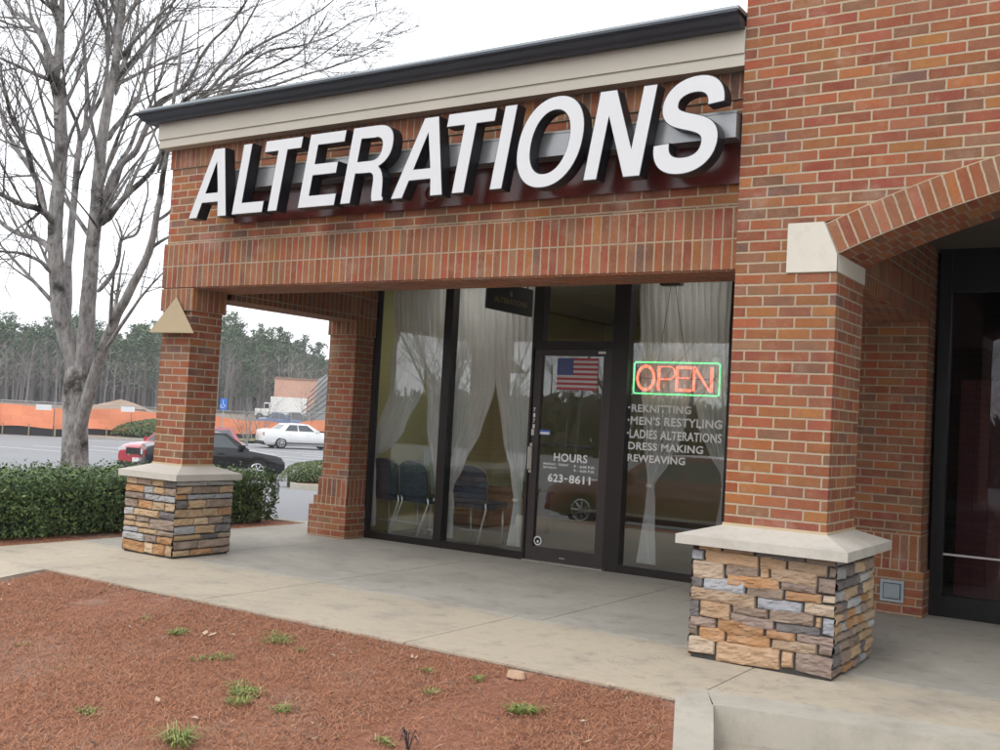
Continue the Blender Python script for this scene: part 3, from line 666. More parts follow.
# door
dr_ = MB(); DY0, DY1 = SY-.035, SY+.02; dz0, dz1 = .015, 2.095; dx0, dx1 = -3.115, -2.25
dr_.box(dx0, dx0+.085, DY0, DY1, dz0, dz1); dr_.box(dx1-.085+.075-.08, dx1, DY0, DY1, dz0, dz1)
dr_.box(dx0+.085, dx1-.09, DY0, DY1, dz0, dz0+.13); dr_.box(dx0+.085, dx1-.09, DY0, DY1, dz1-.062, dz1)
door = dr_.build('door', DOORFR, bld, bevel=.003)
g = MB(); g.box(dx0+.083, dx1-.088, SY-.01, SY-.002, dz0+.125, dz1-.06); g.build('door_glass', GLASS, door)
h = MB(); h.box(-3.115, -3.085, DY0-.012, DY0-.001, .865, 1.155); h.tube([(-3.1, DY0-.012, .9), (-3.1, DY0-.05, .9), (-3.1, DY0-.05, 1.12), (-3.1, DY0-.012, 1.12)], .009, 8)
h.build('pull_handle', plain('brushed pale metal', (.5, .47, .42), .35, .7), door)
h = MB(); h.box(-3.107, -3.077, DY0-.006, DY0-.001, 1.235, 1.295); h.lathe((-3.092, DY0-.001, 1.265), [(.011, -.016), (.011, 0)], 12, 'y'); h.build('lock_cylinder', plain('lock steel', (.6, .6, .58), .3, .8), door)
h = MB(); h.box(dx0+.06, dx1-.06, SY+.03, SY+.07, 1.135, 1.165); h.build('push_bar', DARKFR, door)
h = MB(); h.box(dx0, dx1+.03, DY0-.06, DY1, .003, .013); h.build('threshold', plain('threshold metal', (.5, .48, .43), .4, .7), door)
# dark closer box inside top
h = MB(); h.box(-2.55, -2.3, SY+.03, SY+.09, 2.04, 2.09); h.build('door_closer', DARKFR, door)

def text_mesh(s, size, off=0.0, ext=0.0, width=None, height=None, shear=0, align='LEFT', space=1.0):
    cu = D.curves.new('t', 'FONT'); cu.body = s; cu.size = size; cu.offset = off; cu.extrude = ext; cu.shear = shear; cu.align_x = align; cu.space_character = space
    cu.resolution_u = 3
    o = D.objects.new('t', cu); COL.objects.link(o); dg = bpy.context.evaluated_depsgraph_get(); dg.update()
    me = D.meshes.new_from_object(o.evaluated_get(dg)); D.objects.remove(o); D.curves.remove(cu)
    xs = [v.co.x for v in me.vertices]; ys = [v.co.y for v in me.vertices]
    x0, x1, y0, y1 = min(xs), max(xs), min(ys), max(ys)
    kx = (width/(x1-x0)) if width else 1; ky = (height/(y1-y0)) if height else kx
    for v in me.vertices: v.co.x = (v.co.x-x0)*kx; v.co.y = (v.co.y-y0)*ky
    return me
def words_on(name, s, x0, x1, z0, z1, y, mat, parent, off=0.012):
    ws = s.split(' ')
    raw = []
    for w_ in ws:
        me = text_mesh(w_, .5, off, space=1.05); raw.append(max(v.co.x for v in me.vertices)); D.meshes.remove(me)
    sp = .19; tot = sum(raw)+sp*(len(ws)-1); x = x0; k_ = (x1-x0)/tot
    for w_, r_ in zip(ws, raw):
        dot = w_ in '-'
        text_on(name, w_, x, x+r_*k_, z0+(.4*(z1-z0) if dot else 0), z1-(.45*(z1-z0) if dot else 0), y, mat, parent, off); x += (r_+sp)*k_
def text_on(name, s, x0, x1, z0, z1, y, mat, parent, off=0.012, space=1.05):
    me = text_mesh(s, .5, off, .0, width=x1-x0, height=z1-z0, space=space); me.materials.append(mat)
    o = D.objects.new(name, me); COL.objects.link(o); o.parent = parent; o.matrix_local = Matrix(((1, 0, 0, x0), (0, 0, -1, y), (0, 1, 0, z0), (0, 0, 0, 1)))
    return o
VIN = plain('white vinyl lettering', (.85, .85, .83), .5, var=.02)
win3 = empty('window_lettering', (0, 0, 0), parent=bld)
ty = SY-.0035
for s, x0, x1, z0, z1 in (('REKNITTING', -2.035, -1.435, 1.515, 1.588), ("MEN'S RESTYLING", -2.04, -1.13, 1.395, 1.475), ('LADIES ALTERATIONS', -2.045, -1.128, 1.268, 1.352), ('DRESS MAKING', -2.052, -1.30, 1.160, 1.232), ('REWEAVING', -2.052, -1.47, 1.048, 1.118)):
    words_on('service_word', s, x0, x1, z0, z1, ty, VIN, win3)
for z in (1.555, 1.437, 1.315):
    b = MB(); b.lathe((-2.062, ty-.0005, z), [(.011, 0), (.011, .001)], 10, 'y'); b.build('bullet_mark', VIN, win3)
dyy = SY-.0135
text_on('hours_lettering', 'HOURS', -2.85, -2.475, .995, 1.075, dyy, VIN, door)
words_on('hours_lettering', 'MONDAY - FRIDAY', -2.965, -2.68, .953, .975, dyy, VIN, door, .018); text_on('hours_lettering', 'SATURDAY', -2.965, -2.81, .918, .94, dyy, VIN, door, .018)
words_on('hours_lettering', '9 - 6:00 P.M.', -2.62, -2.39, .945, .971, dyy, VIN, door, .018); words_on('hours_lettering', '9 - 4:00 P.M.', -2.62, -2.39, .905, .931, dyy, VIN, door, .018)
text_on('phone_lettering', '623', -2.905, -2.735, .79, .872, dyy, VIN, door, .014); text_on('phone_dash', '-', -2.722, -2.682, .825, .838, dyy, VIN, door, .014); text_on('phone_lettering', '8611', -2.668, -2.43, .79, .872, dyy, VIN, door, .014)
# street number down the stile
for i, ch_ in enumerate('7171'): text_on('street_number', ch_, -3.098, -3.075, 1.47-.055*i, 1.51-.055*i, DY0-.002, VIN, door)
# flag decal
fl = MB(); fx0, fx1, fz0, fz1 = -2.862, -2.408, 1.70, 2.012; fy = SY-.0145
for i in range(13):
    a = fz0+(fz1-fz0)*i/13; b = fz0+(fz1-fz0)*(i+1)/13
    fl.quad([(fx0, fy, a), (fx1, fy, a), (fx1, fy, b), (fx0, fy, b)], mi=0 if i % 2 == 0 else 1)
cw, cb = fx0+(fx1-fx0)*.4, fz0+(fz1-fz0)*6/13
fl.quad([(fx0, fy-.001, cb), (cw, fy-.001, cb), (cw, fy-.001, fz1), (fx0, fy-.001, fz1)], mi=2)
for r_ in range(9):
    for c_ in range(6 if r_ % 2 == 0 else 5):
        x = fx0+(cw-fx0)*((c_+.5+(0 if r_ % 2 == 0 else .5))/6); z = cb+(fz1-cb)*(r_+.6)/9.2; q = .0055
        pts = []
        for k_ in range(10):
            an = math.pi/2+k_*math.pi/5; rr = q if k_ % 2 == 0 else q*.42; pts.append((x-rr*math.cos(an), fy-.0018, z+rr*math.sin(an)))
        fl.quad(pts[::-1], uv=[(0, 0)]*10, mi=1)
fl.build('flag_decal', [plain('flag red', (.42, .05, .07), .6), plain('flag white', (.55, .53, .52), .6), plain('flag blue', (.045, .07, .23), .6)], door)
st_ = MB(); st_.box(-3.03, -2.905, SY-.0145, SY-.0135, 1.245, 1.295, mi=0); st_.box(-3.02, -2.915, SY-.0155, SY-.0146, 1.252, 1.275, mi=1)
st_.build('blue_sticker', [plain('sticker blue', (.05, .12, .5), .5), VIN], door)
st_ = MB(); st_.lathe((-2.985, SY-.0145, .20), [(.045, 0), (.045, .001)], 20, 'y', 0); st_.lathe((-2.985, SY-.016, .20), [(.033, 0), (.033, .001)], 20, 'y', 1); st_.lathe((-2.982, SY-.0175, .193), [(.012, 0), (.012, .001)], 8, 'y', 0)
st_.build('round_sticker', [VIN, BLACKM], door)
st_ = MB(); st_.box(-2.40, -2.32, DY0-.003, DY0-.001, 2.055, 2.078); st_.build('door_label', VIN, door)
st_ = MB(); st_.box(-2.72, -2.66, DY0-.003, DY0-.001, .055, .066); st_.build('maker_plate', GALV, door)

# right hand unit: dark storefront behind the arch
rs = MB(); RY = 2.86
for x0, x1 in ((.66, .75), (2.35, 2.45), (4.0, 4.1), (5.6, 5.7)): rs.box(x0, x1, RY-.05, RY+.06, 0, 2.95)
for x0, x1 in ((.75, 2.35), (2.45, 4.0), (4.1, 5.6)):
    rs.box(x0, x1, RY-.045, RY+.055, 0, .17); rs.box(x0, x1, RY-.045, RY+.055, 2.6, 2.95)
rs.box(5.7, 8.3, RY-.02, RY+.06, 0, 2.95)
rso = rs.build('neighbour_frame', plain('black storefront metal', (.012, .011, .012), .4, .4), bld, bevel=.003)
for x0, x1 in ((.75, 2.35), (2.45, 4.0), (4.1, 5.6)):
    g = MB(); g.box(x0, x1, RY, RY+.008, .17, 2.6); g.build('dark_pane', GLASSD, rso)
rl = MB(); rl.box(.75, 2.35, RY-.008, RY-.001, .485, .50); rl.build('white_rail', plain('pale rail', (.55, .5, .5), .4), rso)
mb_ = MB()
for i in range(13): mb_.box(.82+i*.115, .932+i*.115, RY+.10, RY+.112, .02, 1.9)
mb_.build('maroon_reflection', REFLM, rso)  # maroon strips behind the pane paint in its glossy reflection
rm = MB(); rm.box(.4, 8.3, RY+.06, 8.5, 0, 2.94, faces='xXYzZ'); rm.build('neighbour_room', DARKROOM, bld)

# shop interior
ir = MB(); ir.box(-5.44, -.02, SY+.07, 8.6, .0, 2.94, faces='xXY', mi=0); ir.quad([(-5.3, SY+.06, .004), (-.02, SY+.06, .004), (-.02, 8.6, .004), (-5.3, 8.6, .004)], mi=1)
ir.quad([(-5.3, 8.6, 2.94), (-.02, 8.6, 2.94), (-.02, SY+.06, 2.94), (-5.3, SY+.06, 2.94)], mi=2)
ir.build('interior_shell', [OLIVE, CARPET, CEIL], bld)

# ------------------------------------------------------------------ things in the window
def curtain(levels, Y, npl, label, amp=.022):
    # levels: (image-y, x_left, x_right) measured on plane Y
    L = []
    for (yy, a, b) in levels:
        p, q = U(a, yy, 1, Y), U(b, yy, 1, Y); L.append(((p.z+q.z)/2, p.x, q.x))
    L.sort(key=lambda t: -t[0]); mb = MB(); NZ, NX = 48, npl*8; zt, zb = L[0][0]+.12, max(.09, L[-1][0])
    def at(z):
        if z >= L[0][0]: return L[0][1:]
        for a, b in zip(L, L[1:]):
            if a[0] >= z >= b[0]:
                t = (a[0]-z)/max(1e-6, a[0]-b[0]); t2 = t*t*(3-2*t)*.5+t*.5; return a[1]+(b[1]-a[1])*t2, a[2]+(b[2]-a[2])*t2
        return L[-1][1:]
    W0 = max(q-p for _, p, q in L); base = 0
    ph = [random.uniform(-.5, .5) for _ in range(npl+2)]
    for j in range(NZ+1):
        z = zt+(zb-zt)*j/NZ; p, q = at(z); w = q-p; am = amp*min(1, .35+w/W0)
        for i in range(NX+1):
            t = i/NX; k_ = t*npl; s_ = math.sin(2*math.pi*k_+ph[int(k_)]*.8+.7*math.sin(z*3+ph[int(k_)])); tt_ = t+.25/NX*npl*.3*s_*.2
            mb.v.append((p+w*tt_, Y+am*s_+.01*math.sin(z*9+i), z))
    for j in range(NZ):
        for i in range(NX):
            mb.f.append((j*(NX+1)+i, j*(NX+1)+i+1, (j+1)*(NX+1)+i+1, (j+1)*(NX+1)+i)); mb.uv.append([(0, 0)]*4); mb.mi.append(0); mb.c.append((1, 1, 1))
    o = mb.build('sheer_curtain', SHEER, smooth=True); tag(o, label, 'curtain', 'sheer tied back curtains in the shop windows')
    # tie band where the curtain is narrowest
    zz = min(L[1:-1] or L, key=lambda t: t[2]-t[1]); t_ = MB(); cx = (zz[1]+zz[2])/2; r_ = (zz[2]-zz[1])/2+.008
    t_.lathe((cx, Y, zz[0]-.015), [(r_, 0), (r_*1.03, .015), (r_, .03)], 14); t_.build('tie_band', plain('white tie band', (.75, .75, .75), .8), o)
CY = 2.93
curtain([(294, 394, 430), (340, 394, 429), (390, 391, 423), (430, 378, 405), (446, 369, 392), (457, 366.5, 374.5), (475, 366, 376), (525, 363, 374.5)], CY, 7, 'white sheer curtain tied at the left edge of the window beside the brick pilaster')
curtain([(294, 427, 452), (430, 428, 449), (460, 431, 448), (485, 435, 445), (500, 435, 445), (540, 431, 446)], CY+.01, 4, 'narrow white sheer curtain at the right edge of the leftmost window, above the second chair')
curtain([(294, 452, 500), (340, 452, 498), (386, 451, 496), (430, 449, 482), (466, 448, 463), (487, 446, 452.5), (505, 445, 454), (542, 443, 451.5)], CY, 8, 'wide sheer curtain swept to the left edge of the middle window, over the third chair')
curtain([(294, 498, 537), (382, 496.5, 534), (442, 504, 530), (480, 511, 523), (500, 514, 521), (552, 505, 520)], CY+.01, 6, 'sheer curtain gathered to a narrow waist in the middle window, just left of the door')
curtain([(286, 640, 696), (345, 640, 695), (390, 642, 692), (430, 644, 684), (458, 645, 672), (486, 647.5, 653.5), (500, 646, 655), (570, 635, 655.5)], CY, 8, 'white sheer curtain pinched just below the REWEAVING lettering behind the open sign')
curtain([(286, 694, 732), (390, 694, 727), (430, 700, 727), (455, 710, 727), (475, 720.5, 726), (490, 722, 726), (528, 715.5, 722)], CY+.01, 5, 'sheer curtain at the right edge of the open sign window, against the big brick pier')

def banquet_chair():
    t = empty('banquet_chair')
    # local frame: back faces -Y (towards the glass)
    b = MB(); W, zb, zt = .43, .47, .86; N = 16; pts = []
    out = [(-W/2, zb), (W/2, zb)]
    for i in range(N+1):
        a = math.pi*i/N; out.append((W/2*math.cos(a)*1.0, zt-.13+.13*math.sin(a)**.8 if math.sin(a) > 0 else zt-.13))
    tilt = lambda z: -.10*(z-zb)
    for (y, rev) in ((-.03, False), (.03, True)):
        f = [(x, y+tilt(z), z) for x, z in out]; b.quad(f[::-1] if rev else f, uv=[(0, 0)]*len(f))
    for (a, c) in zip(out, out[1:]+out[:1]): b.quad([(a[0], -.03+tilt(a[1]), a[1]), (a[0], .03+tilt(a[1]), a[1]), (c[0], .03+tilt(c[1]), c[1]), (c[0], -.03+tilt(c[1]), c[1])], mi=0)
    b.build('backrest', CHAIRF, t, bevel=.012)
    e = MB(); e.tube([(x*1.02, tilt(z), z) for x, z in out[1:]]+[(-W/2*1.02, tilt(zb), zb)], .011, 6); e.build('back_frame', CHAIRB, t, smooth=True)
    s = MB(); s.box(-.22, .22, .02, .46, .40, .47); s.build('seat', CHAIRF, t, bevel=.02)
    for sx in (-1, 1):
        l = MB(); l.tube([(sx*.2, 0, .47), (sx*.2, .02, .40), (sx*.2, -.16, .01)], .0115, 8); l.build('leg', CHROME, t, smooth=True)
        l = MB(); l.tube([(sx*.2, .40, .40), (sx*.2, .43, .01)], .0115, 8); l.build('leg', CHROME, t, smooth=True)
    r = MB(); r.tube([(-.2, -.06, .18), (.2, -.06, .18)], .009, 6); r.build('stretcher', CHROME, t)
    return t
c0 = banquet_chair()
for i, (px, lab) in enumerate(((386, 'blue padded banquet chair nearest the brick pilaster, half behind the leftmost curtain'), (416, 'blue padded banquet chair with slanted chrome legs, second chair in the leftmost window'), (470, 'blue padded banquet chair alone in the middle window beside the swept curtain'))):
    o = c0 if i == 0 else copy_tree(c0); p = U(px, 505, 1, 3.12); o.location = (p.x, 3.06+.02*i, .005); o.rotation_euler[2] = R((4, -6, 5)[i]); tag(o, lab, 'chair', 'banquet chairs behind the glass')
# low wooden cabinet further inside, pale board leaning
t = empty('wooden_cabinet', (U(402, 530, 1, 4.6).x, 4.6, .005)); tag(t, 'low brown wooden cabinet seen through the middle window behind the chairs', 'cabinet')
m = MB(); m.box(0, 1.9, 0, .5, 0, .48); m.build('carcass', WOOD, t, bevel=.01)
for i in range(3): m = MB(); m.box(.03+.62*i, .62+.62*i, -.02, -.002, .05, .44); m.build('door_panel', plain('lighter brown wood', (.27, .13, .07), .5, var=.3, scale=4), t, bevel=.006)
m = MB(); m.box(-.03, 1.93, -.04, .52, .482, .51); m.build('cabinet_top', WOOD, t, bevel=.006)
p = U(429, 486, 1, 3.9); q = U(436, 448, 1, 3.9)
t = empty('display_board', (p.x, 3.9, p.z)); tag(t, 'pale blue white board standing behind the second chair in the leftmost window', 'board')
m = MB(); m.box(-.1, .16, 0, .03, -.02, q.z-p.z); m.build('panel', plain('pale board', (.6, .68, .68), .6), t)
m = MB(); m.tube([(.03, .02, -p.z+.01), (.03, .02, 0)], .014, 8); m.tube([(-.15, .02, -p.z+.015), (.2, .02, -p.z+.015)], .012, 6); m.build('stand', CHROME, t)
m = MB(); m.tube([(.03, .015, q.z-p.z), (.03, .015, q.z-p.z+.16)], [.04, .03], 8); m.build('dark_finial', plain('dark red knob', (.12, .02, .03), .5), t)
# one faint ceiling light deep inside; two unseen ones added to brighten the curtains
cle = emit('fluorescent tube', (1, .95, .86), 14)
cle2 = emit('fluorescent tube dim', (1, .93, .62), 6)
for x, y, L_, lb_ in ((-.75, 7.9, .3, 'lit fluorescent fixture deep in the shop, faint through the right hand curtain'), (-4.0, 3.42, .5, 'added unseen lamp above the middle window that brightens the curtains, hidden by the porch beam'), (-1.6, 3.42, .3, 'added unseen lamp above the neon sign that brightens the curtains, hidden by the porch beam')):
    t = empty('ceiling_or_fill_light', (x, y, 2.94)); tag(t, lb_, 'ceiling light')
    m = MB(); m.box(-L_, L_, -.12, .12, -.05, -.002); m.build('housing', WHITEP, t); m = MB(); m.box(-L_+.04, L_-.04, -.08, .08, -.075, -.052); m.build('tube_lamp', cle, t)

# neon OPEN sign hung inside the glass
neo = empty('open_neon_sign', (-1.617, 2.815, 1.84)); tag(neo, 'neon sign reading OPEN in orange red tubes inside a green outlined rectangle', 'neon sign')
RED = emit('red neon', (1, .16, .08), 1.9); GRN = emit('green neon', (.16, 1, .32), 1.1)
hw, hh_ = .428, .148; rr = .022; pts = []
for cx_, cz_, a0 in ((hw-rr, hh_-rr, 0), (-hw+rr, hh_-rr, 90), (-hw+rr, -hh_+rr, 180), (hw-rr, -hh_+rr, 270)):
    for k_ in range(5): a = R(a0+k_*22.5); pts.append((cx_+rr*math.cos(a), 0, cz_+rr*math.sin(a)))
pts.append(pts[0]); m = MB(); m.tube(pts, .0075, 8, cap=False); m.build('green_border', GRN, neo, smooth=True)
def neon(pl_, loop=False):
    m = MB(); m.tube([(x, -.004, z) for x, z in pl_], .0062, 8); m.build('letter_tube', RED, neo, smooth=True)
zt_, zb_ = .112, -.112
O_ = lambda cx, rx, rz: [(cx+rx*math.cos(R(a)), rz*math.sin(R(a))) for a in range(0, 361, 15)]
neon(O_(-.305, .093, .118)); neon(O_(-.305, .079, .104))
neon([(-.178, zb_), (-.178, zt_)]); neon([(-.163, zb_), (-.163, zt_-.002), (-.06, zt_-.002)]+[(-.06+.05*math.sin(R(a)), .052+.058*math.cos(R(a))) for a in range(10, 180, 17)]+[(-.06, -.008), (-.163, -.008)])
neon([(.155, zt_), (.005, zt_), (.005, zb_), (.155, zb_)]); neon([(.155, zt_-.014), (.02, zt_-.014), (.02, .006), (.135, .006)]); neon([(.02, .006), (.02, zb_+.014), (.155, zb_+.014)])
neon([(.175, zb_), (.175, zt_), (.19, zt_), (.345, zb_), (.345, zt_)]); neon([(.19, zb_), (.19, zt_-.03), (.338, zb_), (.36, zb_), (.36, zt_)])
m = MB(); m.tube([(-.36, .008, .13), (-.36, .008, -.14)], .003, 5); m.tube([(.38, .008, .13), (.38, .008, -.14)], .003, 5); m.box(-.36, .38, .008, .016, -.004, .002); m.build('support_frame', BLACKM, neo)
m = MB(); m.tube([(.1, .01, .148), (.0, .05, .5), (-.08, .06, .9)], .003, 5); m.tube([(-.2, .01, .148), (-.16, .05, .5), (-.12, .06, .9)], .003, 5); m.box(-.22, -.02, .03, .12, .88, .94); m.build('hanging_cord', BLACKM, neo)

# hanging blade sign below the porch ceiling
hs = empty('hanging_sign', (-2.92, 1.93, 2.366)); tag(hs, 'small dark board reading ALTERATIONS hanging under the porch beside the door', 'sign')
m = MB(); m.box(-.012, .012, -.385, .385, 0, .26); m.build('board', plain('dark sign board', (.018, .02, .022), .5), hs)
for s_, ys in ((1, -.28), (-1, .28)):
    me = text_mesh('ALTERATIONS', .5, .008, 0, width=.56, height=.05); me.materials.append(plain('faded gold lettering', (.22, .17, .08), .5)); o = D.objects.new('sign_lettering', me); COL.objects.link(o); o.parent = hs
    o.matrix_local = Matrix(((0, 0, s_*1.0, s_*.0135), (s_*1.0, 0, 0, ys), (0, 1, 0, .075), (0, 0, 0, 1)))
m = MB(); m.tube([(0, 0, .17), (0, .02, .18), (0, 0, .21)], .006, 5); m.box(.0125, .0135, -.015, .015, .15, .2); m.build('small_emblem', plain('faded gold lettering', (.22, .17, .08), .5), hs)
for y in (-.3, .3):
    m = MB(); m.tube([(0, y, .26), (0, y, .575)], .006, 6); m.build('hanger_rod', BLACKM, hs)

# vent cover
vc = empty('vent_cover', (.43, VY-.017, .185)); tag(vc, 'square grey metal vent cover low on the brick return wall', 'vent cover')
m = MB(); m.box(-.09, .09, -.012, 0, -.085, .085, ); m.build('flange', plain('pale grey metal', (.36, .42, .46), .5, .3), vc, bevel=.003)
m = MB(); m.box(-.068, .068, -.017, -.0125, -.063, .063); m.build('gap', BLACKM, vc)
m = MB(); m.box(-.062, .062, -.022, -.0175, -.057, .057); m.box(-.008, .008, -.03, -.022, -.055, -.035); m.build('flap', plain('grey metal flap', (.3, .35, .37), .5, .3), vc, bevel=.002)

# triangular sconce on the left column
sc_ = empty('wall_sconce', (-5.3, YB-.0, 2.0)); tag(sc_, 'tan triangular wall sconce high on the left brick column', 'wall light')
m = MB(); A = (-.03, -.026, .325); B = (-.265, -.12, -.006); C_ = (.345, -.12, -.012); B2 = (-.18, -.002, -.006); C2 = (.18, -.002, -.006)
for f in ([A, B, C_], [A, B2, B], [A, C_, C2], [B, B2, C2, C_], [A, C2, B2]): m.quad(f, uv=[(0, 0)]*len(f))
m.build('triangular_shade', TAN, sc_)
m = MB(); m.box(-.08, .08, -.03, -.003, .02, .1); m.build('back_box', GALV, sc_)

# ------------------------------------------------------------------ ALTERATIONS channel letters
sgn = empty('channel_letter_sign'); tag(sgn, 'large white channel letters reading ALTERATIONS with black sides on a grey raceway', 'shop sign')
m = MB(); m.box(-4.62, -.01, YB-.045, YB-.012, 2.955, 3.40); m.build('backing_panel', MAROON, sgn, bevel=.004)
m = MB()
for i in range(3):
    a = -4.60+1.53*i; m.box(a, a+1.525, -.06, YB-.046, 3.215, 3.375); m.box(a-.004, a+1.529, -.066, YB-.046, 3.370, 3.381)
rw = m.build('raceway', RACE, sgn, bevel=.004)
H = .59
def ell(cx, cz, rx, rz, a0, a1, n=24, p=1.0):
    o = []
    for i in range(n+1):
        a = R(a0+(a1-a0)*i/n); c, s_ = math.cos(a), math.sin(a)
        o.append((cx+rx*math.copysign(abs(c)**p, c), cz+rz*math.copysign(abs(s_)**p, s_)))
    return o
def bez(P, n=10):
    o = []
    for k_ in range(0, len(P)-3, 3):
        for i in range(n):
            t = i/n; a = [(1-t)**3, 3*t*(1-t)**2, 3*t*t*(1-t), t**3]; o.append((sum(w*P[k_+j][0] for j, w in enumerate(a)), sum(w*P[k_+j][1] for j, w in enumerate(a))))
    o.append(P[-1]); return o
def stroke(path, w):
    L_, R_ = [], []
    for i, p in enumerate(path):
        a = Vector(path[max(i-1, 0)]); b = Vector(path[min(i+1, len(path)-1)]); t = (b-a).normalized(); n_ = Vector((-t.y, t.x))*w/2
        ww = 1.0; L_.append((p[0]+n_.x, p[1]+n_.y)); R_.append((p[0]-n_.x, p[1]-n_.y))
    return L_+R_[::-1]
def G(ch):
    """outline(s) in a box of width w (returned) and height 1 (units of H); outer first, then holes"""
    if ch == 'A': return [[(0, 0), (.185, 0), (.245, .215), (.565, .215), (.61, 0), (.80, 0), (.525, 1), (.305, 1)], [(.285, .36), (.405, .80), (.53, .36)]], .80
    if ch == 'L': return [[(0, 0), (.612, 0), (.612, .165), (.175, .165), (.175, 1), (0, 1)]], .612
    if ch == 'T': return [[(.265, 0), (.45, 0), (.45, .835), (.705, .835), (.705, 1), (0, 1), (0, .835), (.265, .835)]], .705
    if ch == 'E': return [[(0, 0), (.665, 0), (.665, .165), (.178, .165), (.178, .43), (.595, .43), (.595, .59), (.178, .59), (.178, .838), (.645, .838), (.645, 1), (0, 1)]], .665
    if ch == 'I': return [[(0, 0), (.18, 0), (.18, 1), (0, 1)]], .18
    if ch == 'N': return [[(0, 0), (.175, 0), (.175, .70), (.50, 0), (.708, 0), (.708, 1), (.535, 1), (.535, .32), (.215, 1), (0, 1)]], .708
    if ch == 'O': return [ell(.435, .5, .435, .53, 0, 360, 48, .92)[:-1], ell(.435, .5, .25, .365, 360, 0, 40, .92)[:-1]], .87
    if ch == 'R':
        out = [(0, 0), (.178, 0), (.178, .385), (.37, .385)]
        out += bez([(.37, .385), (.49, .385), (.50, .33), (.505, .22), (.51, .12), (.51, .05), (.545, 0)], 6)
        out += [(.735, 0), (.735, .04)]+bez([(.71, .06), (.685, .14), (.70, .36), (.56, .455), (.70, .52), (.735, .62), (.735, .72), (.735, .91), (.62, 1), (.42, 1)], 8)+[(0, 1)]
        hole = [(.178, .545), (.178, .838), (.40, .838)]+bez([(.40, .838), (.50, .838), (.555, .80), (.555, .695), (.555, .59), (.50, .545), (.40, .545)], 7)
        return [out, hole], .735
    if ch == 'S':
        path = bez([(.61, .70), (.60, .86), (.50, .935), (.36, .935), (.20, .935), (.10, .85), (.10, .74), (.10, .60), (.22, .57), (.36, .53), (.50, .49), (.62, .45), (.62, .29), (.62, .15), (.52, .065), (.355, .065), (.18, .065), (.09, .16), (.085, .32)], 12)
        return [stroke(path, .185)], .70
LET = [('A', -4.921, .475), ('L', -4.383, .362), ('T', -4.12, .416), ('E', -3.625, .393), ('R', -3.174, .43), ('A', -2.67, .485), ('T', -2.265, .424), ('I', -1.776, .106), ('O', -1.604, .514), ('N', -1.025, .418), ('S', -.548, .425)]
def poly_mesh(name, loops, x0, z0, kx, kz, shear, yf, yb, mat):
    bm = bmesh.new(); es = []; side = []
    for lp in loops:
        vs = [bm.verts.new((x0+a*kx+b*kz*shear, yf, z0+b*kz)) for a, b in lp]; n = len(vs)
        for i in range(n): es.append(bm.edges.new((vs[i], vs[(i+1) % n])))
        side.append(vs)
    r = bmesh.ops.triangle_fill(bm, use_beauty=True, use_dissolve=False, edges=es, normal=(0, -1, 0))
    if yb is not None:
        fs = [g_ for g_ in r['geom'] if isinstance(g_, bmesh.types.BMFace)]
        for vs in side:
            bk = [bm.verts.new((v.co.x, yb, v.co.z)) for v in vs]; n = len(vs)
            for i in range(n): bm.faces.new((vs[i], vs[(i+1) % n], bk[(i+1) % n], bk[i]))
    for f in bm.faces:
        if abs(f.normal.y) > .9 and f.normal.y > 0: f.normal_flip()
    me = D.meshes.new(name); bm.to_mesh(me); bm.free(); me.materials.append(mat); return me
def inset(loops, d):
    res_ = []
    for k_, lp in enumerate(loops):
        n = len(lp); area = sum(lp[i][0]*lp[(i+1) % n][1]-lp[(i+1) % n][0]*lp[i][1] for i in range(n)); sg = 1 if area > 0 else -1
        if k_: sg = -sg
        o = []
        for i in range(n):
            a, b, c = Vector(lp[i-1]), Vector(lp[i]), Vector(lp[(i+1) % n]); e1 = (b-a); e2 = (c-b)
            if e1.length < 1e-6 or e2.length < 1e-6: o.append(lp[i]); continue
            n1 = Vector((-e1.y, e1.x)).normalized(); n2 = Vector((-e2.y, e2.x)).normalized(); nn = n1+n2
            if nn.length < .3: o.append(lp[i]); continue
            nn.normalize(); o.append((b.x+nn.x*sg*d/max(.5, nn.dot(n1)), b.y+nn.y*sg*d/max(.5, nn.dot(n1))))
        res_.append(o)
    return res_
for ch_, x0, w in LET:
    loops, gw = G(ch_); kx = w/gw; z0 = 2.962+.0075*(x0+4.9)
    me = poly_mesh('letter', loops, x0, z0, kx, H, .17, -.172, -.067, LETD); o = D.objects.new('letter', me); COL.objects.link(o); o.parent = sgn
    me = poly_mesh('letter_face', inset(loops, .008), x0, z0, kx, H, .17, -.1745, None, LETW); f_ = D.objects.new('letter_face', me); COL.objects.link(f_); f_.parent = o
m = MB(); pts = [(-2.47+.07*math.cos(a*.5)*(1-.01*a), YB-.055, 3.06+.06*math.sin(a*.5)) for a in range(22)]; m.tube(pts, .005, 5); m.tube([pts[0], (-2.38, YB-.05, 3.2), (-2.4, YB-.05, 3.24)], .004, 5); m.build('loose_cable', plain('rusty cable', (.25, .09, .05), .8), sgn)

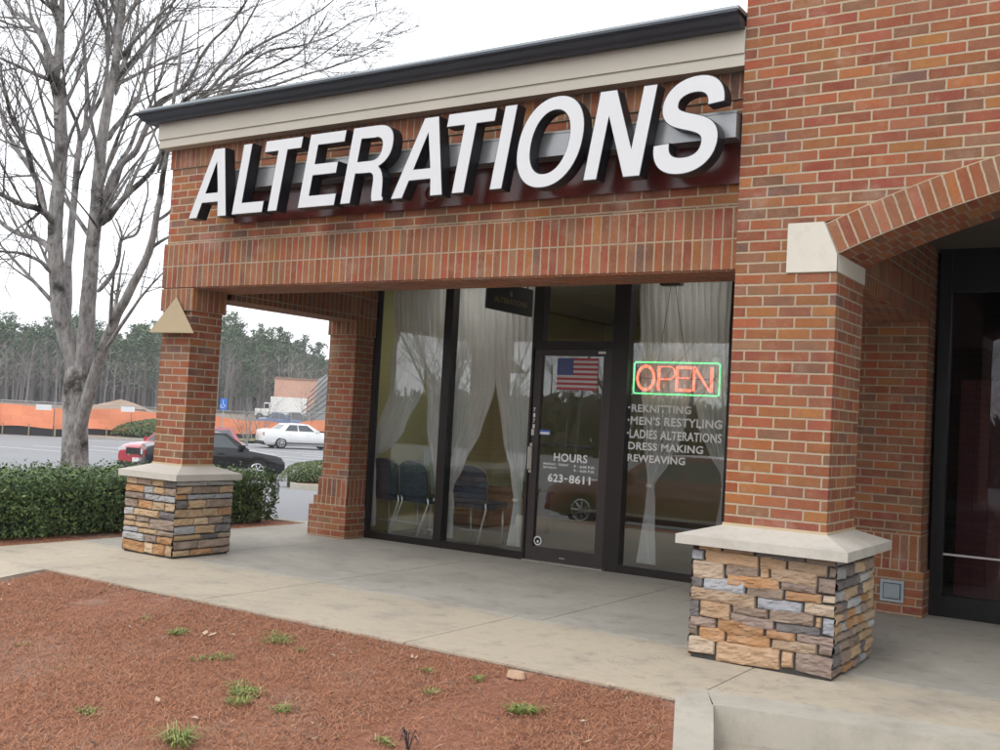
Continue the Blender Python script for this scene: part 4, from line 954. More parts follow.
# ------------------------------------------------------------------ trees
def grow(mb, p, d, L, r, depth, twig=.5, spread=1.0, up=.15, n=None, wind=Vector((0, 0, 0))):
    segs = max(3, int(L/.28)) if depth > 1 else 3
    pts = [p.copy()]; rad = [r]; dd = d.normalized()
    for i in range(segs):
        dd = (dd+Vector((random.uniform(-1, 1), random.uniform(-1, 1), random.uniform(-1, 1)))*.09+Vector((0, 0, up*.12))+wind*.05).normalized()
        pts.append(pts[-1]+dd*L/segs); rad.append(max(.003, r*(1-.72*(i+1)/segs)) if depth > 0 else max(.0026, r*(1-.8*(i+1)/segs)))
    mb.tube(pts, rad, 8 if r > .05 else 5 if r > .015 else 3, cap=False)
    if depth <= 0: return
    nb = n or random.randint(3, 5)
    for i in range(nb):
        t = random.uniform(.22, .97); k_ = min(int(t*segs), segs-1); q = pts[k_].lerp(pts[k_+1], t*segs-k_); ax = (pts[k_+1]-pts[k_]).normalized()
        sd = ax.orthogonal().normalized(); sd.rotate(Matrix.Rotation(random.uniform(0, 6.28), 3, ax))
        an = random.uniform(.35, .85)*spread; nd = (ax*math.cos(an)+sd*math.sin(an)); r2 = rad[k_]*random.uniform(.42, .62)
        grow(mb, q, nd, L*random.uniform(.45, .72)*(1.15-.45*t), max(.0035, r2), depth-1, twig, spread, up, wind=wind)
def skel(mb, pl_, dist, off0, off1, r0, r1, kids=(6, 1.6, 2), wind=Vector((0, 0, 0)), spread=1.0, n=9):
    P = []
    for i, (x, y) in enumerate(pl_):
        t = i/(len(pl_)-1); P.append(UD(x, y, dist+off0+(off1-off0)*t))
    # smooth by Catmull-Rom
    Q = []; rad = []; m_ = 5
    for i in range(len(P)-1):
        a, b, c, d = P[max(i-1, 0)], P[i], P[i+1], P[min(i+2, len(P)-1)]
        for k_ in range(m_):
            t = k_/m_; Q.append(.5*((2*b)+(c-a)*t+(2*a-5*b+4*c-d)*t*t+(3*b-a-3*c+d)*t**3)); rad.append(r0+(r1-r0)*(i+t)/(len(P)-1))
    Q.append(P[-1]); rad.append(r1)
    rad[0] *= .45; rad[1] *= .75; rad[2] *= .92
    Q = [q+Vector((noise.noise(q*3), noise.noise(q*3+Vector((5, 5, 5))), 0))*.02 for q in Q]
    mb.tube(Q, rad, n, cap=True)
    cnt, L, dep = kids
    for i in range(cnt):
        t = random.uniform(.25, .98); k_ = min(int(t*(len(Q)-1)), len(Q)-2); ax = (Q[k_+1]-Q[k_]).normalized(); sd = ax.orthogonal().normalized(); sd.rotate(Matrix.Rotation(random.uniform(0, 6.28), 3, ax))
        an = random.uniform(.4, .9)*spread; grow(mb, Q[k_], ax*math.cos(an)+sd*math.sin(an), L*random.uniform(.6, 1.2), min(rad[k_]*.5, .035), dep, wind=wind)
    return Q
TD = 16.0
def main_tree():
    root = UD(74, 466, TD); root.z = gz(root.x, root.y)-.1
    t = empty('bare_tree', root); tag(t, 'large leafless multi stemmed grey barked tree rising behind the hedge', 'tree')
    tr = MB(); K = Vector((.6, .4, .3))
    # bole
    base = UD(74, 466, TD); P = [Vector((base.x, base.y, root.z)), UD(74.5, 466, TD), UD(75, 440, TD), UD(75.5, 410, TD), UD(76, 385, TD), UD(76, 360, TD)]
    tr.tube(P, [.25, .19, .175, .17, .165, .10], 16)
    skel(tr, [(82, 400), (74, 365), (65, 335), (60, 310), (58, 290), (56, 260), (55, 225), (59, 185), (61, 150), (61, 118), (57, 90), (53, 76)], TD, 0, .1, .125, .08, (6, 1.6, 2), n=12)
    skel(tr, [(78, 400), (83, 360), (86, 335), (87, 312), (89, 285), (92, 250), (96, 210), (98, 180), (101, 150), (105, 118), (110, 94), (116, 60), (120, 25), (124, -12), (128, -60), (131, -130)], TD, 0, -.6, .13, .03, (12, 2.0, 2), K, n=12)
    skel(tr, [(78, 440), (84, 412), (92, 385), (99, 360), (107, 340), (116, 316), (126, 300), (140, 272), (149, 252), (156, 222), (162, 185), (167, 150), (172, 110), (180, 60), (186, 20)], TD, -.1, -2.2, .095, .012, (8, 1.8, 2), K, n=10)
    skel(tr, [(66, 345), (68, 302), (68, 270), (71, 232), (75, 190), (77, 160), (80, 138)], TD+.1, 0, .8, .06, .042, (3, 1, 2), n=8)
    limbs = tr.build('trunk', BARK, t, smooth=True, loc=None); limbs.location = -root
    cr = MB()
    S = lambda *a, **k_: skel(cr, *a, **k_)
    # upper left stem forks
    S([(54, 80), (49, 60), (45, 44), (36, 27), (24, 17), (12, 10), (2, -8), (-10, -40)], TD, .1, 1.2, .06, .015, (8, 1.5, 2))
    S([(54, 82), (59, 55), (60, 30), (55, 8), (50, -20), (44, -60), (40, -120)], TD, .1, -.4, .075, .02, (9, 1.8, 2))
    S([(60, 60), (61, 30), (63, 0), (66, -40), (70, -100)], TD, .2, .9, .05, .015, (6, 1.6, 2))
    S([(77, 160), (80, 138), (86, 120), (86, 80), (84, 40), (86, 0), (84, -50)], TD+.82, 0, .6, .04, .010, (7, 1.5, 2))
    S([(84, 35), (82, 30), (76, 20), (68, 5), (62, -20)], TD+.9, 0, .3, .018, .006, (5, 1.0, 1))
    S([(84, 38), (93, 25), (99, 0), (103, -40)], TD+.9, 0, .3, .02, .006, (5, 1.0, 1))
    S([(79, 145), (78, 125), (67, 98), (63, 70), (60, 45), (66, 25), (80, 0), (90, -30)], TD+.9, 0, -1.0, .03, .008, (5, 1.2, 2))
    S([(79, 145), (92, 115), (104, 90), (107, 68), (106, 35), (112, 5), (112, -40)], TD+.85, 0, 1.0, .04, .012, (6, 1.4, 2))
    S([(120, 60), (130, 45), (140, 35), (150, 24), (162, 12), (175, 0), (190, -20)], TD, -.4, -1.5, .035, .01, (7, 1.3, 2), wind=K)
    S([(116, 95), (122, 70), (132, 42), (138, 18), (142, -10), (150, -50)], TD, -.3, 1.0, .035, .01, (7, 1.4, 2), wind=K)
    S([(108, 140), (113, 130), (125, 116), (138, 97), (146, 74), (153, 50), (158, 22), (170, -10)], TD, .2, 1.4, .045, .012, (8, 1.4, 2), wind=K)
    S([(103, 200), (112, 178), (121, 162), (128, 150), (140, 122), (150, 105), (162, 72), (170, 45), (182, 18), (192, -8)], TD, -.1, .6, .04, .008, (7, 1.3, 2), wind=K)
    S([(98, 218), (112, 190), (122, 165), (137, 150), (150, 120), (158, 104), (180, 90), (194, 72), (201, 58), (214, 40), (232, 22), (250, -6)], TD, -.2, -2.4, .05, .01, (11, 1.4, 2), wind=K)
    S([(102, 225), (118, 205), (132, 190), (150, 172), (162, 150), (172, 130), (186, 112), (206, 92), (232, 66), (262, 44), (296, 26), (322, 10), (340, -6)], TD, -.2, -3.2, .045, .006, (10, 1.1, 2), wind=K)
    S([(156, 222), (170, 212), (180, 196), (186, 176), (190, 150)], TD, -1.4, -1.9, .025, .006, (4, .9, 1), wind=K)
    S([(149, 250), (160, 242), (170, 236), (178, 228)], TD, -1.2, -1.6, .028, .008, (3, .8, 1))
    S([(164, 136), (172, 116), (185, 100), (205, 84), (228, 55), (243, 30), (258, 4), (268, -20)], TD, -1.7, -3, .032, .006, (7, 1.2, 2), wind=K)
    S([(162, 150), (172, 124), (192, 104), (222, 94), (244, 76), (276, 66), (300, 52), (318, 30), (330, 10)], TD, -1.6, -3.6, .032, .005, (8, 1.0, 2), wind=K)
    S([(158, 172), (172, 134), (190, 108), (215, 97), (240, 92), (270, 86), (300, 76), (330, 68), (362, 56), (388, 44)], TD, -1.5, -4.4, .03, .004, (10, .8, 2), wind=K)
    S([(172, 126), (190, 108), (205, 96), (240, 72), (268, 52), (300, 46), (330, 36), (352, 22), (372, 14)], TD, -1.8, -3.2, .022, .004, (9, .8, 2), wind=K)
    S([(180, 112), (210, 94), (250, 84), (285, 72), (310, 62), (345, 38), (366, 22)], TD, -2.0, -4.5, .018, .003, (9, .7, 2), wind=K)
    # lower right
    S([(97, 292), (108, 280), (118, 262), (120, 242), (125, 238), (136, 234), (142, 218), (147, 196), (147, 178)], TD, -.3, -1.0, .035, .01, (5, .9, 2))
    S([(122, 240), (120, 228), (116, 218)], TD, -.5, -.4, .02, .008, (2, .5, 1))
    S([(98, 284), (105, 275), (125, 274), (150, 278), (162, 281)], TD, -.3, -1, .012, .004, (3, .4, 1)); S([(140, 286), (150, 288), (158, 287), (163, 286)], TD, -1, -1.2, .008, .003, (1, .3, 0))
    S([(104, 222), (112, 214), (128, 190), (143, 158), (155, 130), (162, 104)], TD, .2, .9, .04, .012, (7, 1.2, 2))
    # left limbs
    S([(52, 222), (47, 215), (36, 208), (24, 205), (10, 199), (-6, 190), (-22, 176)], TD, 0, -1.5, .055, .02, (9, 1.5, 2))
    S([(50, 252), (45, 244), (34, 238), (20, 234), (8, 228), (-6, 216), (-22, 204)], TD, 0, .9, .05, .02, (9, 1.4, 2))
    S([(50, 272), (44, 264), (34, 258), (20, 253), (8, 252), (-12, 250)], TD, 0, -.9, .032, .012, (9, 1.1, 2))
    S([(46, 212), (40, 190), (33, 172), (25, 160), (16, 148), (6, 128), (0, 108), (-6, 80)], TD, .2, 1.2, .05, .018, (9, 1.5, 2))
    S([(34, 175), (30, 158), (22, 138), (12, 118), (4, 90), (0, 62)], TD, .5, -.5, .04, .014, (8, 1.4, 2))
    S([(54, 128), (46, 114), (40, 92), (36, 74), (28, 60), (16, 46), (8, 28), (2, 10)], TD, .1, -1.2, .022, .006, (8, 1.2, 2))
    S([(56, 144), (42, 136), (26, 130), (10, 124), (-8, 112)], TD, .1, 1.2, .018, .006, (6, 1.0, 2))
    S([(57, 100), (50, 80), (46, 70), (38, 52), (30, 40), (20, 26), (8, 18)], TD, .2, -.8, .02, .006, (6, 1.0, 2))
    for i in range(16):
        a = random.uniform(0, 6.28); q = UD(random.choice([56, 110, 120]), random.uniform(20, 120), TD); grow(cr, q, Vector((math.cos(a)*.6, math.sin(a)*.6, 1)), random.uniform(1.2, 2.2), .03, 2)
    c_ = cr.build('crown', BARK, t, smooth=True); c_.location = -root
main_tree()

# bare trees standing across the lot behind the camera (they show in the window reflections)
def generic_tree(seed, h=9):
    random.seed(seed); t = empty('bare_tree'); tr = MB(); cr = MB()
    tr.tube([(0, 0, -.3), (0, 0, .8), (.03, .02, 1.8), (.05, 0, 2.3)], [.24, .17, .15, .14], 9, cap=False)
    for i in range(6):
        a = i*1.05+random.uniform(-.3, .3); d = Vector((math.cos(a)*.55, math.sin(a)*.55, 1.0)); grow(cr, Vector((.05, 0, 2.0+.1*i)), d, h*random.uniform(.5, .68), .07, 4, up=.25, n=5)
    tr.build('trunk', BARK, t, smooth=True); cr.build('crown', BARK, t, smooth=True); random.seed(seed+100); return t
g0 = generic_tree(31)
spots = [(-13.5, -20, .85), (-19, -17, .85), (-26, -17, .9), (-33, -20, 1.0), (-23, -27, 1.0), (-40, -24, 1.0), (-30, -33, 1.0), (-9.5, -27, .8), (-16, -30, .85), (-5.5, -31, .75), (-36, -31, 1.0), (-45, -33, 1.1)]
for i, (x, y, s_) in enumerate(spots):
    o = g0 if i == 0 else copy_tree(g0); o.location = (x, y, gz(x, y)-.1); o.rotation_euler[2] = i*2.3; o.scale = (s_, s_, s_*(.92+.05*(i % 4)))
    tag(o, 'leafless tree across the parking lot, seen only as a reflection in the shop windows', 'tree', 'bare trees reflected in the shop glass')

# ------------------------------------------------------------------ hedge & shrubs
LEAF_H = leafmat('hedge leaf', (.03, .065, .018), (.07, .13, .04), (.20, .26, .08))
LEAF_S = leafmat('shrub leaf', (.06, .095, .035), (.11, .16, .06), (.20, .24, .10))
def leaves(mb, n, sample, size, flat=0.0):
    for i in range(n):
        p, nr = sample(); a = Vector((random.gauss(0, 1), random.gauss(0, 1), random.gauss(0, 1))).normalized(); nn = (nr*.9+a*.8).normalized(); t = nn.orthogonal().normalized(); t.rotate(Matrix.Rotation(random.uniform(0, 6.28), 3, nn)); b = nn.cross(t)
        s_ = size*random.uniform(.6, 1.3); w = s_*.42
        mb.quad([p-t*s_*.5, p+b*w*.6, p+t*s_*.5, p-b*w*.6])
def hedge_sampler(x0, x1, y0, y1, z0f, z1, dens=.07):
    areas = [(y1-y0)*(z1), (y1-y0)*(x1-x0), (x1-x0)*z1, (x1-x0)*z1]; 
    def f():
        k_ = random.choices([0, 1, 2, 3], areas)[0]; x = random.uniform(x0, x1); y = random.uniform(y0, y1); zt = z1(x, y) if callable(z1) else z1; z = random.uniform(.04, 1)
        zt = .57+.035*noise.noise(Vector((x*1.6, y*1.6, 2)))+.02*noise.noise(Vector((x*6, y*6, 2)))
        if k_ == 0: x = x1+.05*noise.noise(Vector((y*3, z*3, 1))); nr = Vector((1, 0, .15)); z *= zt
        elif k_ == 1: z = zt; nr = Vector((.1, 0, 1))
        elif k_ == 2: y = y1+.05*noise.noise(Vector((x*3, z*3, 1))); nr = Vector((0, 1, .15)); z *= zt
        else: y = y0; nr = Vector((0, -1, .15)); z *= zt
        # round the edges, sink inwards by a random depth
        dp = abs(random.gauss(0, dens)); p = Vector((x, y, z))-nr.normalized()*dp+Vector((random.gauss(0, .012), random.gauss(0, .012), random.gauss(0, .012)))
        ex = max(0, p.x-(x1-.1))*1.0; 
        if p.z > zt-.1 and ex > 0: p.z -= ex*.5
        return Vector((p.x, p.y, p.z+z0f(p.x, p.y))), nr
    return f
hd = MB(); hx0, hx1, hy0, hy1 = -8.5, -6.82, -3.6, 3.05
areas_fix = None
def hs2():
    x0, x1, y0, y1 = hx0, hx1, hy0, hy1
    k_ = random.choices([0, 1, 2, 3], [6.65*.6*1.3, 6.65*1.28, 1.28*.6, 1.28*.6])[0]; x = random.uniform(x0, x1); y = random.uniform(y0, y1); zz = random.random()
    zt = .575+.05*noise.noise(Vector((x*1.5, y*1.5, 2)))+.035*noise.noise(Vector((x*5, y*5, 2)))+(random.random()**14)*.12
    bul = .09*noise.noise(Vector((y*2.2, zz*2, 1)))+.06*noise.noise(Vector((y*7, zz*6, 1)))
    if k_ == 0: x = x1+bul-.06*max(0, zz-.75)*4*.5-.1*max(0, .2-zz); nr = Vector((1, 0, .1)); z = .03+zz*(zt-.03)
    elif k_ == 1: z = zt-.5*max(0, x-(x1-.08)); nr = Vector((.1, 0, 1))
    elif k_ == 2: y = y1+bul; nr = Vector((0, 1, .1)); z = .03+zz*zt*.95
    else: y = y0-bul; nr = Vector((0, -1, .1)); z = .03+zz*zt*.95
    p = Vector((x, y, z))-nr*(abs(random.gauss(0, .05))+.09*max(0, noise.noise(Vector((x*4+9, y*4, z*5)))-.15)-(random.random()**16)*.07); return Vector((p.x, p.y, p.z+gz(p.x, p.y)-.01)), nr
leaves(hd, 50000, hs2, .040)
hg = empty('hedge', (-7.4, 0, 0)); tag(hg, 'long clipped evergreen hedge beside the walk, running behind the left column', 'hedge')
o = hd.build('foliage', LEAF_H, hg); o.location = (7.4, 0, 0)
m = MB()
for i in range(60):
    x, y = random.uniform(hx0+.15, hx1-.15), random.uniform(hy0+.1, hy1-.1); z = gz(x, y)
    for k_ in range(3): m.tube([(x, y, z-.05), (x+random.uniform(-.12, .12), y+random.uniform(-.12, .12), z+.45)], [.012, .004], 4)
o = m.build('stems', plain('hedge stem', (.09, .06, .04), .9), hg); o.location = (7.4, 0, 0)
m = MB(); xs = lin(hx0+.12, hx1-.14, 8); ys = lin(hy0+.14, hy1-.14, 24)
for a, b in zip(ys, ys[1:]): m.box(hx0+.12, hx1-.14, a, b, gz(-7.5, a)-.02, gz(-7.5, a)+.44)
o = m.build('inner_shade', plain('painted inner shade', (.02, .03, .012), .95, var=.4, scale=12), hg); o.location = (7.4, 0, 0)  # near-black boxes stand in for the shade inside the hedge

def mound_shrub(name, cx, cy, z, rx, ry, h, n, label, size=.05, rot=0):
    t = empty(name, (cx, cy, z), rot); tag(t, label, 'shrub'); mb = MB()
    def sm():
        a = random.uniform(0, 6.283); u = random.random()**.5; v = (1-u*u)**.42; x, y = math.cos(a)*u*rx, math.sin(a)*u*ry
        bump = 1+.13*noise.noise(Vector((x*1.3, y*1.3, cx)))+.06*noise.noise(Vector((x*4, y*4, cx)))
        nr = Vector((x/rx/rx, y/ry/ry, v/h)).normalized(); return Vector((x, y, h*v*bump*.98+.02))-nr*abs(random.gauss(0, .05)), nr
    leaves(mb, n, sm, size); mb.build('foliage', LEAF_S, t)
    m_ = MB(); m_.lathe((0, 0, 0), [(min(rx, ry)*.8, -.1), (min(rx, ry)*.8, h*.3), (min(rx, ry)*.4, h*.7)], 12); o = m_.build('shade_core', plain('painted inner shade', (.02, .03, .012), .95), t); o.scale = (rx/min(rx, ry), ry/min(rx, ry), 1)  # dark solid core colours in the shade under the leaves
    return t
# islands in the lot
def island(name, pts, h=.14):
    mb = MB(); c = Vector((sum(p[0] for p in pts)/len(pts), sum(p[1] for p in pts)/len(pts)))
    Z = lambda p, o: (p[0], p[1], gz(*p)-.13+o); n = len(pts)
    inn = [(c.x+(p[0]-c.x)*.93, c.y+(p[1]-c.y)*.93) for p in pts]
    for i in range(n):
        a, b, c1, d1 = pts[i], pts[(i+1) % n], inn[(i+1) % n], inn[i]
        mb.quad([Z(a, -.1), Z(b, -.1), Z(b, h), Z(a, h)]); mb.quad([Z(a, h), Z(b, h), Z(c1, h), Z(d1, h)])
    k_ = mb.build(name, KERB); tag(k_, kind='structure')
    m_ = MB(); m_.quad([Z(p, h-.006) for p in inn], uv=[(0, 0)]*n); o = m_.build(name+'_bed', MULCH); tag(o, kind='structure')
island('kerb_island', [(-17.3, 14.0), (-16.6, 13.3), (-15.2, 13.3), (-13.2, 14.6), (-12.6, 18), (-16.5, 20.2), (-19.5, 17.6), (-18.8, 15.6)])
zI = lambda x, y: gz(x, y)
sh1 = UD(320, 474, 28.8)
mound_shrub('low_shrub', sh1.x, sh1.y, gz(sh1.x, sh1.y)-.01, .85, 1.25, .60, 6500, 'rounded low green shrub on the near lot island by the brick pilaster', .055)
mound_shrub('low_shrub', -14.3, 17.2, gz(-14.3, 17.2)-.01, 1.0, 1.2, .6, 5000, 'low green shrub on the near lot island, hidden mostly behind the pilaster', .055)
island('kerb_island_far', [(-52, 31), (-48.6, 32.2), (-45, 34.0), (-43.5, 36.2), (-44.5, 38), (-49.4, 37), (-51.5, 34)])
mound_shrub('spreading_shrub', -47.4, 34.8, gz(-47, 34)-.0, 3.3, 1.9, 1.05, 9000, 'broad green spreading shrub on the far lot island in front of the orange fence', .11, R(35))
# grass verge left of the white car
vg = sheet('grass_verge', lin(-54, -46, 10), lin(38.5, 60, 20), lambda x, y: gz(x, y)+.02+.05*noise.noise(Vector((x, y, 0))), plain('rough verge grass', (.14, .15, .06), .95, var=.4, scale=1.5))

# weeds and grass tufts in the bed
WEED = leafmat('weed blade', (.12, .17, .04), (.22, .28, .07), (.42, .42, .18))
def tuft(x, y, r, n, hgt, spread=1.7):
    mb = MB(); cen = [(0, 0)]+[(random.gauss(0, r*.45), random.gauss(0, r*.35)) for _ in range(4)]
    for i in range(n):
        a = random.uniform(0, 6.28); rr_ = r*random.random()**.6; k3 = random.choice(cen); bx, by = k3[0]+math.cos(a)*rr_*.4, k3[1]+math.sin(a)*rr_*.4; L = hgt*random.uniform(.3, 1.15); w = random.uniform(.0018, .0035); da = a+random.uniform(-.8, .8); ln_ = L*random.uniform(.4, 1.2)*spread
        dx, dy = math.cos(da), math.sin(da); px, py = -dy*w, dx*w
        P_ = [Vector((bx, by, 0)), Vector((bx+dx*ln_*.4, by+dy*ln_*.4, L*.8)), Vector((bx+dx*ln_, by+dy*ln_, L*.72))]
        o_ = Vector((px, py, 0)); mb.quad([P_[0]-o_, P_[0]+o_, P_[1]+o_, P_[1]-o_]); mb.quad([P_[1]-o_, P_[1]+o_, P_[2]], uv=[(0, 0)]*3)
    return mb
TF = [((177, 634), .09, 180, .035, 'small bright green weed clump in the straw below the left column'), ((240, 696), .15, 420, .035, 'widest yellow green grass tuft, centre left of the straw bed'), ((522, 712), .07, 200, .05, 'compact green grass tuft near the flat pale stone, toward the kerb'),
      ((285, 636), .19, 220, .03, 'long low streak of yellow green weeds close to the walk edge'), ((145, 617), .05, 60, .025, 'tiny weed tuft nearest the left end of the bed'), ((278, 712), .09, 150, .03, 'flat grey green weed patch just right of the widest tuft'),
      ((176, 748), .11, 150, .08, 'straggly tall grass tuft cut by the bottom edge of the view'), ((25, 648), .06, 50, .025, 'faint weed patch at the far left of the bed'), ((215, 658), .16, 150, .025, 'sparse grey green weeds between the two left tufts'),
      ((430, 668), .035, 60, .03, 'tiny green sprout left of the pale flat stone'), ((478, 675), .045, 80, .03, 'small green sprout nearest the pale flat stone'), ((302, 648), .045, 70, .022, 'small green weed below the long streak of weeds'), ((87, 718), .07, 90, .035, 'loose weed patch in the lower left of the bed'),
      ((430, 690), .06, 60, .025, 'dull green weed scrap between sprout and withered plant'), ((60, 672), .05, 50, .02, 'small moss like weed patch in the left of the bed'), ((385, 745), .04, 60, .03, 'bright weed tuft beside the withered dark plant')]
for (px, py), r_, n_, h_, lab in TF:
    p = U(px, py, 2, -.05); p = U(px, py, 2, gz(p.x, p.y)); o = tuft(0, 0, r_, n_, h_).build('grass_tuft', WEED); o.location = (p.x, p.y, gz(p.x, p.y)-.014); tag(o, lab, 'weed', 'weeds in the pine straw')
p = U(516, 674, 2, 0); m = MB(); N = 14
ring = [(math.cos(a*6.283/N)*(.058+.018*noise.noise(Vector((a, 0, 1)))), math.sin(a*6.283/N)*(.038+.012*noise.noise(Vector((a, 3, 1))))) for a in range(N)]
for i in range(N): a, b = ring[i], ring[(i+1) % N]; m.quad([(*a, -.01), (*b, -.01), (b[0]*.85, b[1]*.85, .022), (a[0]*.85, a[1]*.85, .022)])
m.quad([(a[0]*.85, a[1]*.85, .022) for a in ring], uv=[(0, 0)]*N); o = m.build('flat_stone', plain('pale tan stone', (.52, .36, .24), .85, var=.3, scale=25, bump=.5)); o.location = (p.x, p.y, gz(p.x, p.y)+.003); tag(o, 'flat pale tan stone lying on the pine straw near the walk', 'stone')
CHIPM = plain('pale wood chip', (.5, .36, .26), .9, var=.3)
for (px, py, s_, lab) in ((205, 638, .04, 'pair of curled pale leaves on the straw near the left weeds'), (157, 710, .03, 'small pale leaf on the straw near the lower left weeds'), (106, 586, .025, 'pale leaf close to the left end of the walk edge'), (412, 660, .018, 'small pale bit near the walk edge left of the flat stone'), (608, 686, .02, 'pale chip near the right end of the straw bed'), (580, 748, .025, 'white chip at the lower right of the straw bed')):
    p = U(px, py, 2, gz(-1, U(px, py, 2, 0).y)); m = MB()
    for k_ in range(2):
        a = random.uniform(0, 3); c, sn = math.cos(a)*s_, math.sin(a)*s_; ox = k_*s_*1.6
        m.quad([(ox-c, -sn, .004), (ox+sn*.5, -c*.5, .012), (ox+c, sn, .018), (ox-sn*.5, c*.5, .008)])
    o = m.build('fallen_leaf', CHIPM); o.location = (p.x, p.y, gz(p.x, p.y)+.003); tag(o, lab, 'leaf')
p = U(408, 748, 2, -.12); t = empty('withered_plant', (p.x, p.y, gz(p.x, p.y)-.02)); tag(t, 'small withered dark plant with curled leaves at the bottom of the bed', 'plant'); m = MB()
for i in range(7):
    a = random.uniform(0, 6.28); q = Vector((math.cos(a)*.03, math.sin(a)*.03, .07+.04*random.random())); m.tube([(0, 0, 0), q*.6+Vector((0, 0, .01)), q, q+Vector((math.cos(a)*.02, math.sin(a)*.02, -.03))], [.003, .002, .004, .001], 5)
m.build('stem', plain('withered leaf', (.035, .028, .035), .9), t)

# ------------------------------------------------------------------ cars
def loft(sections, mat, name, parent, smooth=True, lvl=1):
    n = len(sections[0]); mb = MB(); mb.v = [p for s_ in sections for p in s_]
    for i in range(len(sections)-1):
        for k_ in range(n): k2 = (k_+1) % n; mb.f.append((i*n+k_, i*n+k2, (i+1)*n+k2, (i+1)*n+k_))
    mb.f.append(tuple(range(n-1, -1, -1))); mb.f.append(tuple((len(sections)-1)*n+k_ for k_ in range(n)))
    mb.uv = [[(0, 0)]*len(f) for f in mb.f]; mb.mi = [0]*len(mb.f); mb.c = [(1, 1, 1)]*len(mb.f)
    o = mb.build(name, mat, parent, smooth=smooth)
    return o
def car(name, label, paint, L=4.8, W=1.84, belt=.92, hood=.86, trunk=.95, roof=1.45, xs=None, wheel=.33, clear=.2, suv=False, front_wb=None, cat='car', accents=True):
    """+X is the front; origin at ground centre"""
    t = empty(name); tag(t, label, cat); F, B = L/2, -L/2; w = W/2
    ws = xs or dict(wb0=F-1.55, rf=F-2.25, rr=B+1.35, bl=B+.75)      # windscreen base, roof front, roof rear, backlight base
    def sec(x, zt, wf, zb=clear, crown=.03):
        z1 = zb+.14; zs = zt-.10
        P = [(0, zb), (w*wf*.82, zb), (w*wf*.97, z1), (w*wf, (z1+zs)/2), (w*wf*.985, zs), (w*wf*.93, zt-.02), (w*wf*.6, zt+crown*.6), (0, zt+crown)]
        return [(x, y, z) for y, z in P]+[(x, -y, z) for y, z in P[-2:0:-1]]
    prof = [(B, trunk-.22, .80, clear+.16), (B+.05, trunk-.06, .90, clear+.08), (B+.25, trunk-.0, .965, clear), (ws['bl'], trunk+.01, .99, clear), (B+1.4, belt+.0, 1.0, clear), (0, belt, 1.0, clear-.02), (ws['wb0']-.2, belt, 1.0, clear), (ws['wb0']+.1, hood+.05, .99, clear),
            (F-.75, hood, .975, clear), (F-.35, hood-.06, .93, clear), (F-.12, hood-.13, .86, clear+.02), (F-.02, hood-.24, .78, clear+.06)]
    prof.sort(key=lambda q: q[0])
    body = loft([sec(*q) for q in prof], paint, 'body', t)
    cut = []
    wx = (F-.92, B+1.0)
    # wheel wells by boolean
    cb = MB()
    for x in wx:
        for sy in (-1, 1): cb.lathe((x, sy*(w-.12), wheel), [(wheel+.055, -.13), (wheel+.055, .30 if True else 0)] if sy > 0 else [(wheel+.055, -.30), (wheel+.055, .13)], 24, 'y')
    cut = cb.build('cut', BLACKM); md = body.modifiers.new('s', 'BOOLEAN'); md.object = cut; md.operation = 'DIFFERENCE'; md.solver = 'EXACT'
    dg = bpy.context.evaluated_depsgraph_get(); dg.update(); me = D.meshes.new_from_object(body.evaluated_get(dg)); body.modifiers.clear(); body.data = me; D.objects.remove(cut)
    for p_ in me.polygons: p_.use_smooth = True
    try: me.set_sharp_from_angle(angle=R(40))
    except Exception: pass
    # greenhouse
    gw0, gw1 = w*.93, w*.70; zb = belt-.02
    lo = [(ws['bl'], zb), (ws['wb0'], zb)]; hi = [(ws['rr'], roof-.03), (ws['rf'], roof-.03)]
    mb = MB()
    def GH(s_):  # corner of cabin: lower/upper
        return [(lo[0][0], s_*gw0, lo[0][1]), (lo[1][0], s_*gw0, lo[1][1]), (hi[1][0], s_*gw1, hi[1][1]), (hi[0][0], s_*gw1, hi[0][1])]
    a, b = GH(1), GH(-1)
    rc = roof+.02; mid = ((hi[0][0]+hi[1][0])/2)
    mb.quad([b[0], b[1], b[2], b[3]]); mb.quad([a[1], a[0], a[3], a[2]]); mb.quad([b[1], a[1], a[2], b[2]]); mb.quad([a[0], b[0], b[3], a[3]]); mb.quad([b[3], b[2], a[2], a[3]]); mb.quad([a[0], a[1], b[1], b[0]])
    cab = mb.build('cabin', paint, t, bevel=.07)
    # crowned roof
    r_ = MB(); nX, nY = 8, 6
    for i in range(nX+1):
        for j in range(nY+1):
            u, v = i/nX, j/nY*2-1; r_.v.append((hi[0][0]+.05+(hi[1][0]-hi[0][0]-.1)*u, v*gw1*.97, roof-.03+.035*(1-v*v)*(math.sin(math.pi*u)**.5)+.004))
    for i in range(nX):
        for j in range(nY): r_.f.append((i*(nY+1)+j, (i+1)*(nY+1)+j, (i+1)*(nY+1)+j+1, i*(nY+1)+j+1)); r_.uv.append([(0, 0)]*4); r_.mi.append(0); r_.c.append((1, 1, 1))
    r_.build('roof_panel', paint, t, smooth=True)
